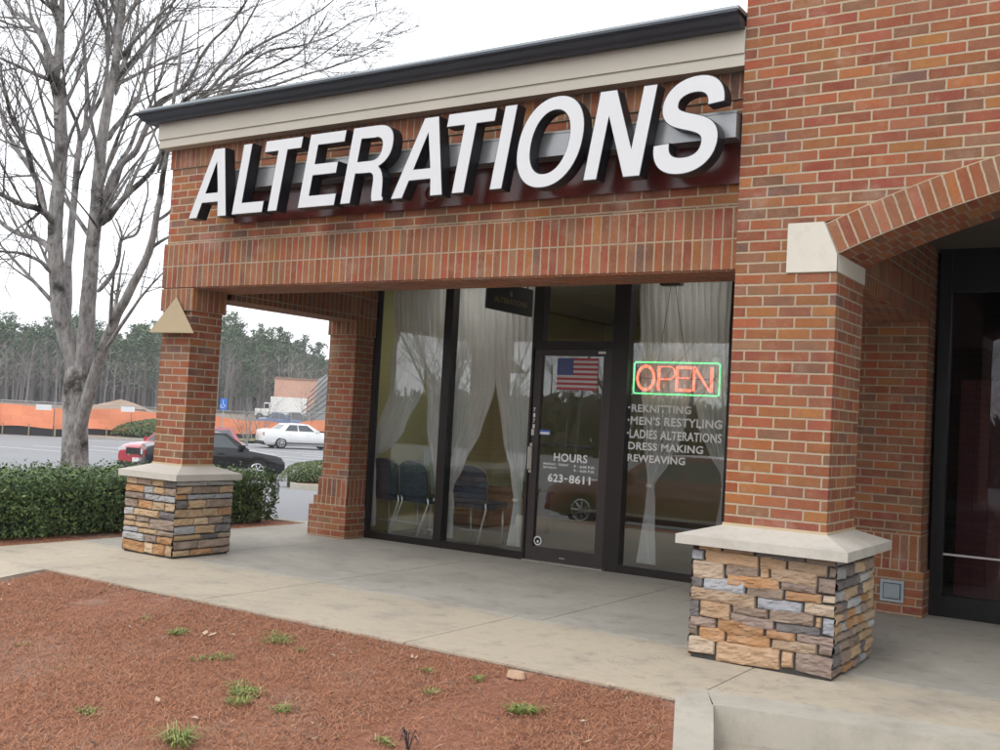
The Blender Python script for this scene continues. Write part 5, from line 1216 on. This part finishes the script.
    # glazing as thin patches proud of the cabin
    def patch(nm, quad_, inset_=.06, off=.006, cuts=None):
        q = [Vector(p_) for p_ in quad_]; c = sum(q, Vector())/4; nrm = (q[1]-q[0]).cross(q[3]-q[0]).normalized()
        if nrm.dot(c-Vector((0, 0, .9))) < 0: nrm = -nrm
        def at(u, v): return (q[0].lerp(q[1], u)).lerp(q[3].lerp(q[2], u), v)
        for (u0, u1) in (cuts or [(0.04, .96)]):
            P_ = [at(u0, .1)+nrm*off, at(u1, .1)+nrm*off, at(u1, .86)+nrm*off, at(u0, .86)+nrm*off]; m_ = MB(); m_.quad(P_); Pb = [p_-nrm*(off*.9) for p_ in P_]
            for i in range(4): m_.quad([Pb[i], Pb[(i+1) % 4], P_[(i+1) % 4], P_[i]])
            m_.build(nm, CARGL, t)
    cts = [(.10, .34), (.365, .64), (.665, .93)] if suv else [(.16, .47), (.50, .88)]
    patch('side_window', [a[0], a[1], a[2], a[3]], cuts=cts); patch('side_window', [b[0], b[1], b[2], b[3]], cuts=cts)
    patch('windscreen', [b[1], a[1], a[2], b[2]]); patch('rear_window', [a[0], b[0], b[3], a[3]], cuts=[(.08, .92)])
    # wheels
    for x in wx:
        for sy in (-1, 1):
            y = sy*(w-.11); m_ = MB(); hw_ = .10
            m_.lathe((x, y, wheel), [(wheel*.62, -hw_), (wheel*.93, -hw_), (wheel, -hw_*.7), (wheel, hw_*.7), (wheel*.93, hw_), (wheel*.62, hw_)], 24, 'y'); wo = m_.build('wheel', RUBBER, t, smooth=False)
            m_ = MB(); yo = y+sy*(hw_+.002); m_.lathe((x, yo, wheel), [(wheel*.64, -.01), (wheel*.64, .01)], 20, 'y', 1)
            for k_ in range(7):
                an = k_*2*math.pi/7; c, s_ = math.cos(an), math.sin(an); m_.tube([(x+c*.03, yo+sy*.018, wheel+s_*.03), (x+c*wheel*.56, yo+sy*.016, wheel+s_*wheel*.56)], .022, 5)
            m_.tube([(x+wheel*.6*math.cos(q_*.314), yo+sy*.012, wheel+wheel*.6*math.sin(q_*.314)) for q_ in range(21)], .016, 5); m_.lathe((x, yo+sy*.012, wheel), [(.05, -.012), (.05, .012)], 10, 'y')
            m_.build('rim', [plain('alloy rim', (.55, .56, .58), .3, .8), BLACKM], wo)
    ey = w*.62
    for sy in (-1, 1):
        m_ = MB(); m_.box(F-.22, F-.045, sy*(ey+.03)-.15, sy*(ey+.03)+.15, hood-.25, hood-.14); m_.build('headlight', plain('headlight lens', (.7, .72, .74), .12, .3), t, bevel=.03)
        m_ = MB(); m_.box(B+.0, B+.16, sy*w*.80-.06, sy*w*.80+.06, trunk-.34, trunk-.16); m_.build('tail_light', plain('tail light lens', (.35, .012, .015), .2), t, bevel=.03)
        m_ = MB(); m_.box(ws['wb0']-.32, ws['wb0']-.18, sy*(w*.93)-.02 if sy > 0 else -w*.93-.18, w*.93+.18 if sy > 0 else -w*.93+.02, belt+.01, belt+.13); m_.build('wing_mirror', paint, t, bevel=.03)
        m_ = MB(); m_.box(B+.9, F-.9, sy*w*.998-.012, sy*w*.998+.012, clear+.1, clear+.16); m_.build('sill_trim', plain('bright trim', (.5, .5, .5), .3, .6) if accents else BLACKM, t)
    m_ = MB(); m_.box(F-.09, F-.005, -.42, .42, hood-.34, hood-.14); gr = m_.build('grille', BLACKM, t, bevel=.02)
    m_ = MB(); m_.box(F-.03, F+.005, -.16, .16, clear+.17, clear+.30); m_.build('front_plate', plain('plate white', (.7, .7, .7), .5), t)
    m_ = MB(); m_.box(B-.012, B+.02, -.17, .17, trunk-.34, trunk-.2); m_.build('rear_plate', plain('plate white', (.7, .7, .7), .5), t)
    m_ = MB(); m_.box(F-.10, F+.015, -w*.76, w*.76, clear+.05, clear+.17); m_.build('front_bumper', BLACKM if suv else paint, t, bevel=.03)
    m_ = MB(); m_.box(B-.03, B+.12, -w*.80, w*.80, clear+.02, clear+.2); m_.build('rear_bumper', BLACKM, t, bevel=.03)
    for k_ in ((.12,) if suv else (.1, -.95)):
        for sy in (-1, 1): m_ = MB(); m_.box(k_-.1, k_+.08, sy*w*1.0-.012, sy*w*1.0+.014, belt-.17, belt-.14); m_.build('door_handle', paint, t)
    m_ = MB(); m_.box(B+.3, F-.3, -w*.7, w*.7, clear-.03, clear+.08); m_.build('underbody', BLACKM, t)
    return t
def place_car(t, p, q):        # p, q: ground positions under the front and rear ends
    p, q = Vector(p[:2]), Vector(q[:2]); c = (p+q)/2; d = p-q; t.location = (c.x, c.y, gz(c.x, c.y)-.13); t.rotation_euler[2] = math.atan2(d.y, d.x)
WHT = carpaint('white car paint', (.75, .76, .76)); BLK = plain('black car paint', (.006, .0065, .008), .3, 0, var=.03, spec=.35, **{'Coat Weight': .35, 'Coat Roughness': .05}); REDP = carpaint('red car paint', (.38, .018, .035)); DRED = carpaint('dark red car paint', (.15, .014, .02))
wc = car('white_sedan', 'white sedan parked side on by the orange fence across the lot', WHT, L=4.85, belt=.98, hood=.9, trunk=1.05, roof=1.44, accents=False)
bc_ = car('black_sedan', 'black sedan with its nose showing right of the left column, nearest car in the lot', BLK, L=4.2, belt=.95, hood=.86, trunk=1.0, roof=1.44, xs=dict(wb0=.95, rf=.25, rr=-.95, bl=-1.45))
rc_ = car('red_suv', 'red suv with chrome headlights parked behind the black sedan and the left column', REDP, L=4.8, belt=1.0, hood=.98, trunk=1.05, roof=1.56, suv=True, xs=dict(wb0=.95, rf=.35, rr=-1.75, bl=-2.1), wheel=.36, clear=.24)
dc = car('dark_red_sedan', 'dark red car parked beyond the bed, seen reflected in the door and right window', DRED, L=5.0, belt=.98, hood=.88, trunk=1.02, roof=1.48, clear=.2)
dc.location = (-5.7, -6.85, gz(-5.35, -6.85)-.13); dc.rotation_euler[2] = math.pi
# white sedan: near wheels give its line; black sedan lies square to the view
def ground_hit(x, y):
    d = ray(x, y); t = 5.0
    for i in range(4000):
        p = CP+d*t
        if p.z < gz(p.x, p.y)-.13: return p
        t += .04
    return p
hr = Vector((BR.x, BR.y)).normalized()
a = UD(281, 448, 60.5); hd_ = (hr*.87+Vector((BF.x, BF.y)).normalized()*.49).normalized(); nn = Vector((-hd_.y, hd_.x))
c = Vector((a.x, a.y))+hd_*1.42+nn*.9; wc.location = (c.x, c.y, gz(c.x, c.y)-.13); wc.rotation_euler[2] = math.atan2(hd_.y, hd_.x)
a = UD(284, 470, 33.6); hd_ = (hr*.91+Vector((BF.x, BF.y)).normalized()*.41).normalized(); nn = Vector((-hd_.y, hd_.x)); c = Vector((a.x, a.y))-hd_*2.05+nn*.75
bc_.location = (c.x, c.y, gz(c.x, c.y)-.13); bc_.rotation_euler[2] = math.atan2(hd_.y, hd_.x)
place_car(rc_, UD(138, 460, 34.8), UD(224, 450, 38.6))

# ------------------------------------------------------------------ construction fence
fn = empty('construction_fence', (-50, 36, -1)); tag(fn, 'chain link construction fence hung with orange mesh and black silt skirt', 'fence')
off = Vector((50, -36, 1))
ORG = plain('orange mesh', (.90, .30, .16), .8, var=.22, scale=1.1); SILT = plain('black silt cloth', (.035, .035, .04), .9)
def walk(P, step):
    out = []
    for a, b in zip(P, P[1:]):
        a = Vector(a); b = Vector(b); n = max(1, round((b-a).length/step))
        for i in range(n): out.append(a.lerp(b, i/n))
    return out
pts = walk(FENCE, .6); sg = MB(); si = MB(); post_pts = walk(FENCE, 3.0)
tops = []
for i, p in enumerate(pts):
    s_ = i*.6; far = ss(36, 44, p.y); top = 1.62+.22*noise.noise(Vector((s_*.16, 0, 4)))+.12*math.sin(s_*1.05)*.5-.42*far; tops.append(top)
def tier(mb, i, z0, z1, o, bulge=0):
    p, q = pts[i], pts[i+1]; g0_, g1_ = gz(*p)-.1, gz(*q)-.1; t = (q-p).normalized(); nn = Vector((t.y, -t.x))*o; m_ = 4
    for k_ in range(m_):
        f = lambda P_, zz, g_, tt, s_: (P_.x+nn.x*(1+bulge*noise.noise(Vector((s_*.5, zz*1.5, 3)))), P_.y+nn.y*(1+bulge*noise.noise(Vector((s_*.5, zz*1.5, 3)))), g_+zz)
        a0 = z0[0]+(z1[0]-z0[0])*k_/m_; a1 = z0[1]+(z1[1]-z0[1])*k_/m_; b0 = z0[0]+(z1[0]-z0[0])*(k_+1)/m_; b1 = z0[1]+(z1[1]-z0[1])*(k_+1)/m_
        mb.quad([f(p, a0, g0_, 0, i), f(q, a1, g1_, 1, i+1), f(q, b1, g1_, 1, i+1), f(p, b0, g0_, 0, i)])
for i in range(len(pts)-1):
    lo = .42+.05*math.sin(i*.9); lo1 = .42+.05*math.sin((i+1)*.9)
    tier(sg, i, (lo, lo1), (tops[i], tops[i+1]), .10, .8); tier(si, i, (-.05, -.05), (.55, .55), .05, .3)
o = sg.build('orange_mesh', ORG, fn, smooth=True); o.location = off; o = si.build('silt_skirt', SILT, fn, smooth=True); o.location = off
for i, p in enumerate(post_pts):
    g_ = gz(p.x, p.y)-.15; m = MB(); m.tube([(p.x, p.y, g_), (p.x, p.y, g_+1.95)], .028, 6); o = m.build('post', GALV, fn); o.location = off
m = MB()
for a, b in zip(post_pts, post_pts[1:]):
    for z in (1.9, 1.0): m.tube([(a.x, a.y, gz(a.x, a.y)-.15+z), (b.x, b.y, gz(b.x, b.y)-.15+z)], .018, 5, cap=False)
    n_ = 24
    for k_ in range(n_):
        p, q = a.lerp(b, k_/n_), a.lerp(b, min(1, (k_+3)/n_)); g_ = gz(p.x, p.y)-.15
        m.tube([(p.x, p.y, g_+1.0), (q.x, q.y, g_+1.9)], .005, 3, cap=False); m.tube([(p.x, p.y, g_+1.9), (q.x, q.y, g_+1.0)], .005, 3, cap=False)
o = m.build('wire_mesh', GALV, fn); o.location = off
for i, p in enumerate(walk(FENCE, 1.6)):
    g_ = gz(p.x, p.y)-.12; m = MB(); m.box(p.x+.16, p.x+.2, p.y-.03, p.y+.03, g_, g_+.62); o = m.build('stake', plain('pale wood stake', (.42, .34, .22), .8), fn); o.location = off
for (x, y) in ((46, 407), (130, 409)):
    p = UD(x, y, 61.0 if x > 100 else 59.5); m = MB(); m.quad([(p.x-.1, p.y-.5, p.z-.16), (p.x-.05, p.y+.35, p.z-.16), (p.x-.05, p.y+.35, p.z+.12), (p.x-.1, p.y-.5, p.z+.12)]); m.box(p.x-.12, p.x-.1, p.y-.4, p.y+.3, p.z-.14, p.z+.1); o = m.build('notice_board', WHITEP, fn); o.location = off

# blue accessibility sign
p = UD(221.5, 440, 55); g_ = gz(p.x, p.y)-.13
t = empty('parking_sign', (p.x, p.y, g_), -YAW); tag(t, 'small blue accessible parking sign on a thin post, right of the left column', 'road sign')
m = MB(); m.tube([(0, 0, 0), (0, 0, 2.55)], .03, 6); m.build('post', GALV, t)
m = MB(); m.box(-.17, .17, -.045, -.035, 2.05, 2.6); m.build('plate', plain('sign blue', (.03, .16, .55), .4), t, bevel=.004)
m = MB(); m.tube([(-.02, -.048, 2.45), (-.02, -.048, 2.3), (.07, -.048, 2.3), (.1, -.048, 2.2)], .014, 5); m.tube([(-.05+.09*math.cos(R(a_)), -.048, 2.23+.09*math.sin(R(a_))) for a_ in range(120, 380, 20)], .013, 5); m.lathe((-.02, -.048, 2.5), [(.025, -.003), (.025, 0)], 8, 'y'); m.build('wheelchair_symbol', WHITEP, t)

# box truck behind the fence
D0 = 112
p = UD(283, 421, D0); t = empty('box_truck', (p.x, p.y, gz(p.x, p.y)-.3), -YAW+R(12)); tag(t, 'white box truck parked beyond the orange fence in front of the pink building', 'truck')
t.location.z = CP.z-15.0*D0/FPX; W2 = 2.2
m = MB(); m.box(-1.4, 2.3, 0, W2, .75, 2.55); m.build('cargo_box', WHITEP, t, bevel=.05)
m = MB(); m.box(-2.0, -1.42, .05, W2-.05, .55, 1.9); m.box(-2.9, -2.0, .08, W2-.08, .55, 1.25); m.build('cab', WHITEP, t, bevel=.08)
m = MB(); m.box(-1.95, -1.5, .03, .048, 1.3, 1.78); m.quad([(-2.012, .15, 1.28), (-2.012, W2-.15, 1.28), (-2.012, W2-.15, 1.8), (-2.012, .15, 1.8)]); m.build('cab_window', CARGL, t)
for x in (-2.4, 1.4):
    for y in (.1, W2-.1): m = MB(); m.lathe((x, y, .4), [(.38, -.1), (.4, -.06), (.4, .06), (.38, .1)], 16, 'y'); m.build('wheel', RUBBER, t)
m = MB(); m.box(-2.8, 2.3, .2, W2-.2, .42, .6); m.build('chassis', BLACKM, t)
# blue and dark cars glimpsed behind the fence
for (x, y, d_, col, lab, nm) in ((283, 417, 92, (.05, .10, .28), 'blue compact car glimpsed behind the fence in front of the truck', 'parked_car'), (300, 415, 95, (.02, .022, .025), 'dark pickup sized car glimpsed behind the fence right of the truck', 'parked_car'), (146, 408, 85, (.03, .03, .035), 'dark car behind the orange fence just left of the left column', 'parked_car')):
    o = car(nm, lab, carpaint(lab[:12], col), L=4.3, belt=.95, hood=.88, trunk=1.0, roof=1.5, accents=False); q = UD(x, y, d_); g_ = gz(q.x, q.y)-.3
    o.location = (q.x, q.y, g_); o.rotation_euler[2] = -YAW+R(20)

# pink building under construction
PINK = plain('pink sheathing', (.56, .33, .25), .85, var=.04, scale=.3)
D1 = 142; p = UD(273, 410, D1); q = UD(330, 410, D1); zt = (CP.z+(406-378)*D1/FPX); hz = CP.z-14*D1/FPX
t = empty('pink_building', (p.x, p.y, hz), -YAW); tag(t, 'flat roofed pink sheathed building shell with dark window openings', 'building')
Ht = zt-hz; m = MB(); m.box(0, 9.5, 0, 12, -.5, Ht); m.build('wall', PINK, t)
m = MB(); m.box(-.1, 9.6, -.12, 12.1, Ht-.14, Ht+.05); m.build('roof_edge', plain('brown roof edge', (.28, .17, .12), .7), t)
for x0, x1 in ((.6, 1.9), (2.9, 4.4)):
    m = MB(); m.box(x0, x1, -.03, .05, Ht*.40, Ht*.50); m.build('window', plain('dark brown opening', (.10, .04, .03), .8), t)
m = MB(); m.box(2.5, 4.6, -1.2, -.05, -.3, Ht*.28); m.build('brick_block', BRICK, t)
# tilt-up wall with braces
D2 = 98; p = UD(311, 405, D2); t = empty('tilt_up_wall', (p.x, p.y, CP.z-26*D2/FPX), -YAW-R(8)); tag(t, 'grey tilt up concrete wall propped by rows of dark diagonal braces', 'wall')
TW = plain('grey tilt up concrete', (.36, .37, .37), .9, var=.1, scale=.6); k_ = D2/FPX
m = MB(); prof = [(-1.0, 0), (.0, 2.6), (.3, 2.6), (.5, 5.0), (1.3, 5.5), (6, 5.9), (6, 0)]
m.quad([(x, 0, z) for x, z in prof], uv=[(0, 0)]*7); m.quad([(x, .25, z) for x, z in reversed(prof)], uv=[(0, 0)]*7)
for a, b in zip(prof, prof[1:]+prof[:1]): m.quad([(a[0], 0, a[1]), (a[0], .25, a[1]), (b[0], .25, b[1]), (b[0], 0, b[1])])
m.build('panel', TW, t)
for i in range(7):
    z0 = .1+.62*i; m = MB(); m.tube([(-1.4+.12*i*2, -.5, z0), (2.6, -.08, z0+2.9)], .05, 5); m.build('brace', plain('dark brace', (.09, .09, .10), .7), t)
# dirt mound
p = UD(120, 405, 88); m = MB()
for i in range(13):
    for j in range(25):
        a = 6.283*j/24; r_ = i/12; h_ = 2.1*(1-r_)**1.2*(1+.3*noise.noise(Vector((math.cos(a)*r_*2, math.sin(a)*r_*2, 5)))); m.v.append((math.cos(a)*r_*7, math.sin(a)*r_*4, h_))
for i in range(12):
    for j in range(24): m.f.append((i*25+j, (i+1)*25+j, (i+1)*25+j+1, i*25+j+1)); m.uv.append([(0, 0)]*4); m.mi.append(0); m.c.append((1, 1, 1))
o = m.build('soil_heap', plain('bare clay soil', (.30, .22, .16), .95, var=.2, scale=.7), smooth=True); o.location = (p.x, p.y, gz(p.x, p.y)-.35); o.rotation_euler[2] = -YAW; tag(o, 'low heap of bare soil beyond the orange fence, between tree and column', 'soil heap')

# ------------------------------------------------------------------ the wood beyond
PINE = leafmat('pine needles', (.045, .085, .04), (.075, .125, .05), (.13, .18, .07))
PTR = plain('pine trunk', (.17, .14, .12), .95); TWG = plain('grey winter twigs', (.19, .165, .15), .95, var=.2, scale=.3)
def pine_meshes(seed):
    random.seed(seed); H_ = 15; tr = MB(); tr.tube([(0, 0, -1), (.1, 0, 5), (0, .1, 10), (0, 0, 14.5)], [.2, .16, .1, .03], 6)
    cr = MB(); cl = []; zc = random.uniform(3.2, 6.5)
    for i in range(32):
        z = zc+(H_-zc)*(i/32)**.9+random.uniform(-.3, .3); w = (1-(z-zc)/(H_-zc))**.6*2.3+.35; a = random.uniform(0, 6.28); r_ = random.uniform(.2, 1)*w
        cl.append((math.cos(a)*r_, math.sin(a)*r_, z, random.uniform(.55, 1.1))); tr.tube([(0, 0, z-.5), (math.cos(a)*r_, math.sin(a)*r_, z)], [.04, .015], 4)
    for (x, y, z, s_) in cl:
        for k_ in range(46):
            d = Vector((random.gauss(0, 1), random.gauss(0, 1), random.gauss(0, .6))); d = d.normalized()*random.random()**.4*s_; n_ = Vector((random.gauss(0, 1), random.gauss(0, 1), random.gauss(0, 1)+.6)).normalized(); a_ = n_.orthogonal().normalized()*random.uniform(.12, .26); b_ = n_.cross(a_)*.6
            c_ = Vector((x, y, z))+d; cr.quad([c_-a_, c_+b_, c_+a_, c_-b_])
    return tr.mesh('trunk', PTR), cr.mesh('crown', PINE)
PM = [pine_meshes(s_) for s_ in (3, 4, 5, 6)]
random.seed(55)
def hline(x):   # photo treeline y for a photo x
    P_ = [(-160, 330), (-60, 335), (0, 322), (15, 330), (30, 325), (60, 318), (90, 322), (110, 335), (130, 330), (150, 322), (170, 330), (200, 322), (225, 320), (245, 328), (262, 332), (275, 331), (290, 334), (305, 345), (325, 352), (345, 356), (420, 360)]
    for a, b in zip(P_, P_[1:]):
        if a[0] <= x <= b[0]: return a[1]+(b[1]-a[1])*(x-a[0])/(b[0]-a[0])
    return 350
npine = 0
for row, (dist, step) in enumerate(((163, 13), (178, 13), (190, 11))):
    x = -150+row*5
    while x < 420:
        xx = x+random.uniform(-6, 6); d_ = dist+random.uniform(-5, 5); top = hline(xx)+random.uniform(-4, 12)-row*3+(14 if xx > 240 and random.random() < .5 else 0)+(26 if row == 0 and random.random() < .35 else 0)
        b = UD(xx, 400, d_); zg = gz(b.x, b.y)-.3; zt = UD(xx, top, d_).z; h_ = max(6, zt-zg); tr_, cr_ = random.choice(PM)
        t = empty('pine_tree', (b.x, b.y, zg), random.uniform(0, 6.28)); s_ = h_/15; wv = s_*random.uniform(1.1, 1.7)*(1.0 if xx < 190 else .8); t.scale = (wv, wv, s_)
        tag(t, 'distant green pine standing in the dense wood behind the orange fence', 'pine tree', 'pines of the far wood')
        for me_ in (tr_, cr_):
            o = D.objects.new(me_.name.split('.')[0], me_); COL.objects.link(o); o.parent = t
        npine += 1; x += step*random.uniform(.7, 1.3)
# leafless trees and brush between: too many to count
wd = MB(); random.seed(91)
def brush(n, d0, d1, xr, hmin, hmax):
    for i in range(n):
        x = random.uniform(*xr); d_ = random.uniform(d0, d1); b = UD(x, 400, d_); zg = gz(b.x, b.y)-.4
        h_ = (UD(x, hline(x)+random.uniform(0, 22), d_).z-zg)*random.uniform(hmin, hmax); lx, ly = random.uniform(-.6, .6), random.uniform(-.6, .6)
        v = random.uniform(.8, 1.25); col = (.17*v, .155*v, .145*v) if random.random() < .75 else (.27*v, .255*v, .24*v)
        wd.tube([(b.x, b.y, zg), (b.x+lx*.4, b.y+ly*.4, zg+h_*.5), (b.x+lx, b.y+ly, zg+h_)], [random.uniform(.07, .14), .07, .02], 3, cap=False, col=col)
        for k_ in range(9):
            t_ = random.uniform(.3, .98); z = zg+h_*t_; a = random.uniform(0, 6.28); L = random.uniform(.8, 2.2)*(1.25-t_); c_, s_ = math.cos(a)*L, math.sin(a)*L
            wd.tube([(b.x+lx*t_, b.y+ly*t_, z), (b.x+lx*t_+c_, b.y+ly*t_+s_, z+L*1.3)], [.04, .012], 3, cap=False, col=col)
        for k_ in range(14):
            c_ = Vector((b.x+lx, b.y+ly, zg+h_*random.uniform(.35, 1)))+Vector((random.gauss(0, 1.0), random.gauss(0, 1.0), 0)); n_ = Vector((random.gauss(0, 1), random.gauss(0, 1), random.gauss(0, .5))).normalized(); a_ = n_.orthogonal().normalized()*random.uniform(.25, .6); b_ = n_.cross(a_)*.12
            wd.quad([c_-a_, c_+b_, c_+a_, c_-b_], col=(.20*v, .175*v, .16*v))
brush(800, 152, 200, (-170, 430), .55, .98)
brush(500, 196, 215, (-170, 430), .7, 1.0)
def backing():
    for i in range(26000):
        x = random.uniform(-180, 440); d_ = random.uniform(198, 232); b = UD(x, 400, d_); zg = gz(b.x, b.y)-.4; top = UD(x, hline(x)+10, d_).z; z = zg+(top-zg)*random.random()**.9
        n_ = Vector((random.gauss(0, 1), random.gauss(0, 1), random.gauss(0, .5))).normalized(); a_ = n_.orthogonal().normalized()*random.uniform(.4, 1.0); b_ = n_.cross(a_)*.7; c_ = Vector((b.x, b.y, z)); g_ = random.random() < .35
        wd.quad([c_-a_, c_+b_, c_+a_, c_-b_], col=(.06, .085, .055) if g_ else (.13, .115, .105))
backing()
tag(wd.build('woods', vplain('winter wood')), 'dense grey leafless wood and brush behind the construction site', 'wood', kind='stuff')
# scrub in front of the wood and low twiggy saplings by the fence
for i, (x, y, d_) in enumerate(((248, 430, 62), (262, 425, 70), (309, 400, 80))):
    random.seed(200+i); b = UD(x, y, d_); t = empty('sapling', (b.x, b.y, gz(b.x, b.y)-.15)); tag(t, ('leafless twiggy sapling by the fence left of the white sedan', 'thin bare sapling behind the fence above the white sedan', 'slender bare sapling in front of the pink building')[i], 'sapling'); m = MB()
    for k_ in range(6): grow(m, Vector((0, 0, 0)), Vector((random.uniform(-.4, .4), random.uniform(-.4, .4), 1)), 2.2+.8*i, .03, 2)
    m.build('branches', BARK, t)

# wood across the lot behind the camera, for the reflections
random.seed(12); rw_ = MB()
for i in range(16000):
    x = random.uniform(-110, 60); y = random.uniform(-62, -48); zg = gz(x, y)-.3; top = 3.6+1.8*noise.noise(Vector((x*.08, 0, 7))); z = zg+top*random.random()
    n_ = Vector((random.gauss(0, 1), random.gauss(0, 1), random.gauss(0, .5))).normalized(); a_ = n_.orthogonal().normalized()*random.uniform(.3, .8); b_ = n_.cross(a_)*.5; c_ = Vector((x, y, z)); g_ = random.random() < .4
    rw_.quad([c_-a_, c_+b_, c_+a_, c_-b_], col=(.05, .075, .04) if g_ else (.14, .12, .10))
for i in range(260):
    x = random.uniform(-110, 60); y = random.uniform(-60, -46); zg = gz(x, y)-.4; h_ = random.uniform(4, 7); rw_.tube([(x, y, zg), (x+random.uniform(-.5, .5), y, zg+h_)], [.12, .03], 4, cap=False, col=(.17, .15, .135))
    for k_ in range(12): a = random.uniform(0, 6.28); z = zg+h_*random.uniform(.35, 1); L = random.uniform(.6, 1.8); rw_.tube([(x, y, z), (x+math.cos(a)*L, y+math.sin(a)*L, z+L)], [.04, .01], 3, cap=False, col=(.17, .15, .135))
tag(rw_.build('woods', vplain('winter wood')), 'bare wood beyond the lot, seen only as a reflection in the glass', 'wood', kind='stuff')

# thin winter air that softens the far wood
hz = MB(); hz.box(-420, 420, -420, 420, -4.5, 32); th = NT('thin haze'); pv = th.n('ShaderNodeVolumePrincipled'); pv.inputs['Color'].default_value = (.86, .89, .93, 1); pv.inputs['Density'].default_value = .0007
th.l(pv.outputs[0], th.out.inputs['Volume']); tag(hz.build('haze', th.m), 'faint pale haze over the whole place', 'haze', kind='stuff')
# ------------------------------------------------------------------ light
w = D.worlds.new('World'); scene.world = w; w.use_nodes = True; nt = w.node_tree; nt.nodes.clear()
SUN_EL, SUN_AZ = R(48), math.atan2(-.55, -.85)     # direction towards the sun in xy: (-.55,-.85)
sky = nt.nodes.new('ShaderNodeTexSky'); sky.sky_type = 'NISHITA'; sky.sun_disc = False; sky.sun_elevation = SUN_EL
sdir = Vector((-.12, -1.0)).normalized(); sky.sun_rotation = math.atan2(sdir.x, sdir.y); sky.air_density = 1.0; sky.dust_density = 4.0
mx = nt.nodes.new('ShaderNodeMix'); mx.data_type = 'RGBA'; mx.inputs[0].default_value = .90; mx.inputs[7].default_value = (11.6, 11.8, 12.3, 1)
nt.links.new(sky.outputs[0], mx.inputs[6])
bg = nt.nodes.new('ShaderNodeBackground'); bg.inputs[1].default_value = .115; nt.links.new(mx.outputs[2], bg.inputs[0])
wo = nt.nodes.new('ShaderNodeOutputWorld'); nt.links.new(bg.outputs[0], wo.inputs[0])
sl = D.lights.new('sun', 'SUN'); so_ = D.objects.new('sun', sl); COL.objects.link(so_); sl.energy = .8; sl.angle = R(25); sl.color = (1, .96, .9)
dv = Vector((sdir.x*math.cos(SUN_EL), sdir.y*math.cos(SUN_EL), math.sin(SUN_EL))); so_.rotation_euler = dv.to_track_quat('Z', 'Y').to_euler()
scene.view_settings.view_transform = 'Standard'; scene.view_settings.look = 'None'; scene.view_settings.gamma = 1; scene.view_settings.exposure = .45; scene.view_settings.use_curve_mapping = False
cy = scene.cycles; cy.max_bounces = 8; cy.diffuse_bounces = 4; cy.glossy_bounces = 4; cy.transparent_max_bounces = 16; cy.transmission_bounces = 4
cy.use_adaptive_sampling = True; cy.adaptive_threshold = .02; cy.use_denoising = True; cy.sample_clamp_indirect = 6; cy.caustics_reflective = False; cy.caustics_refractive = False
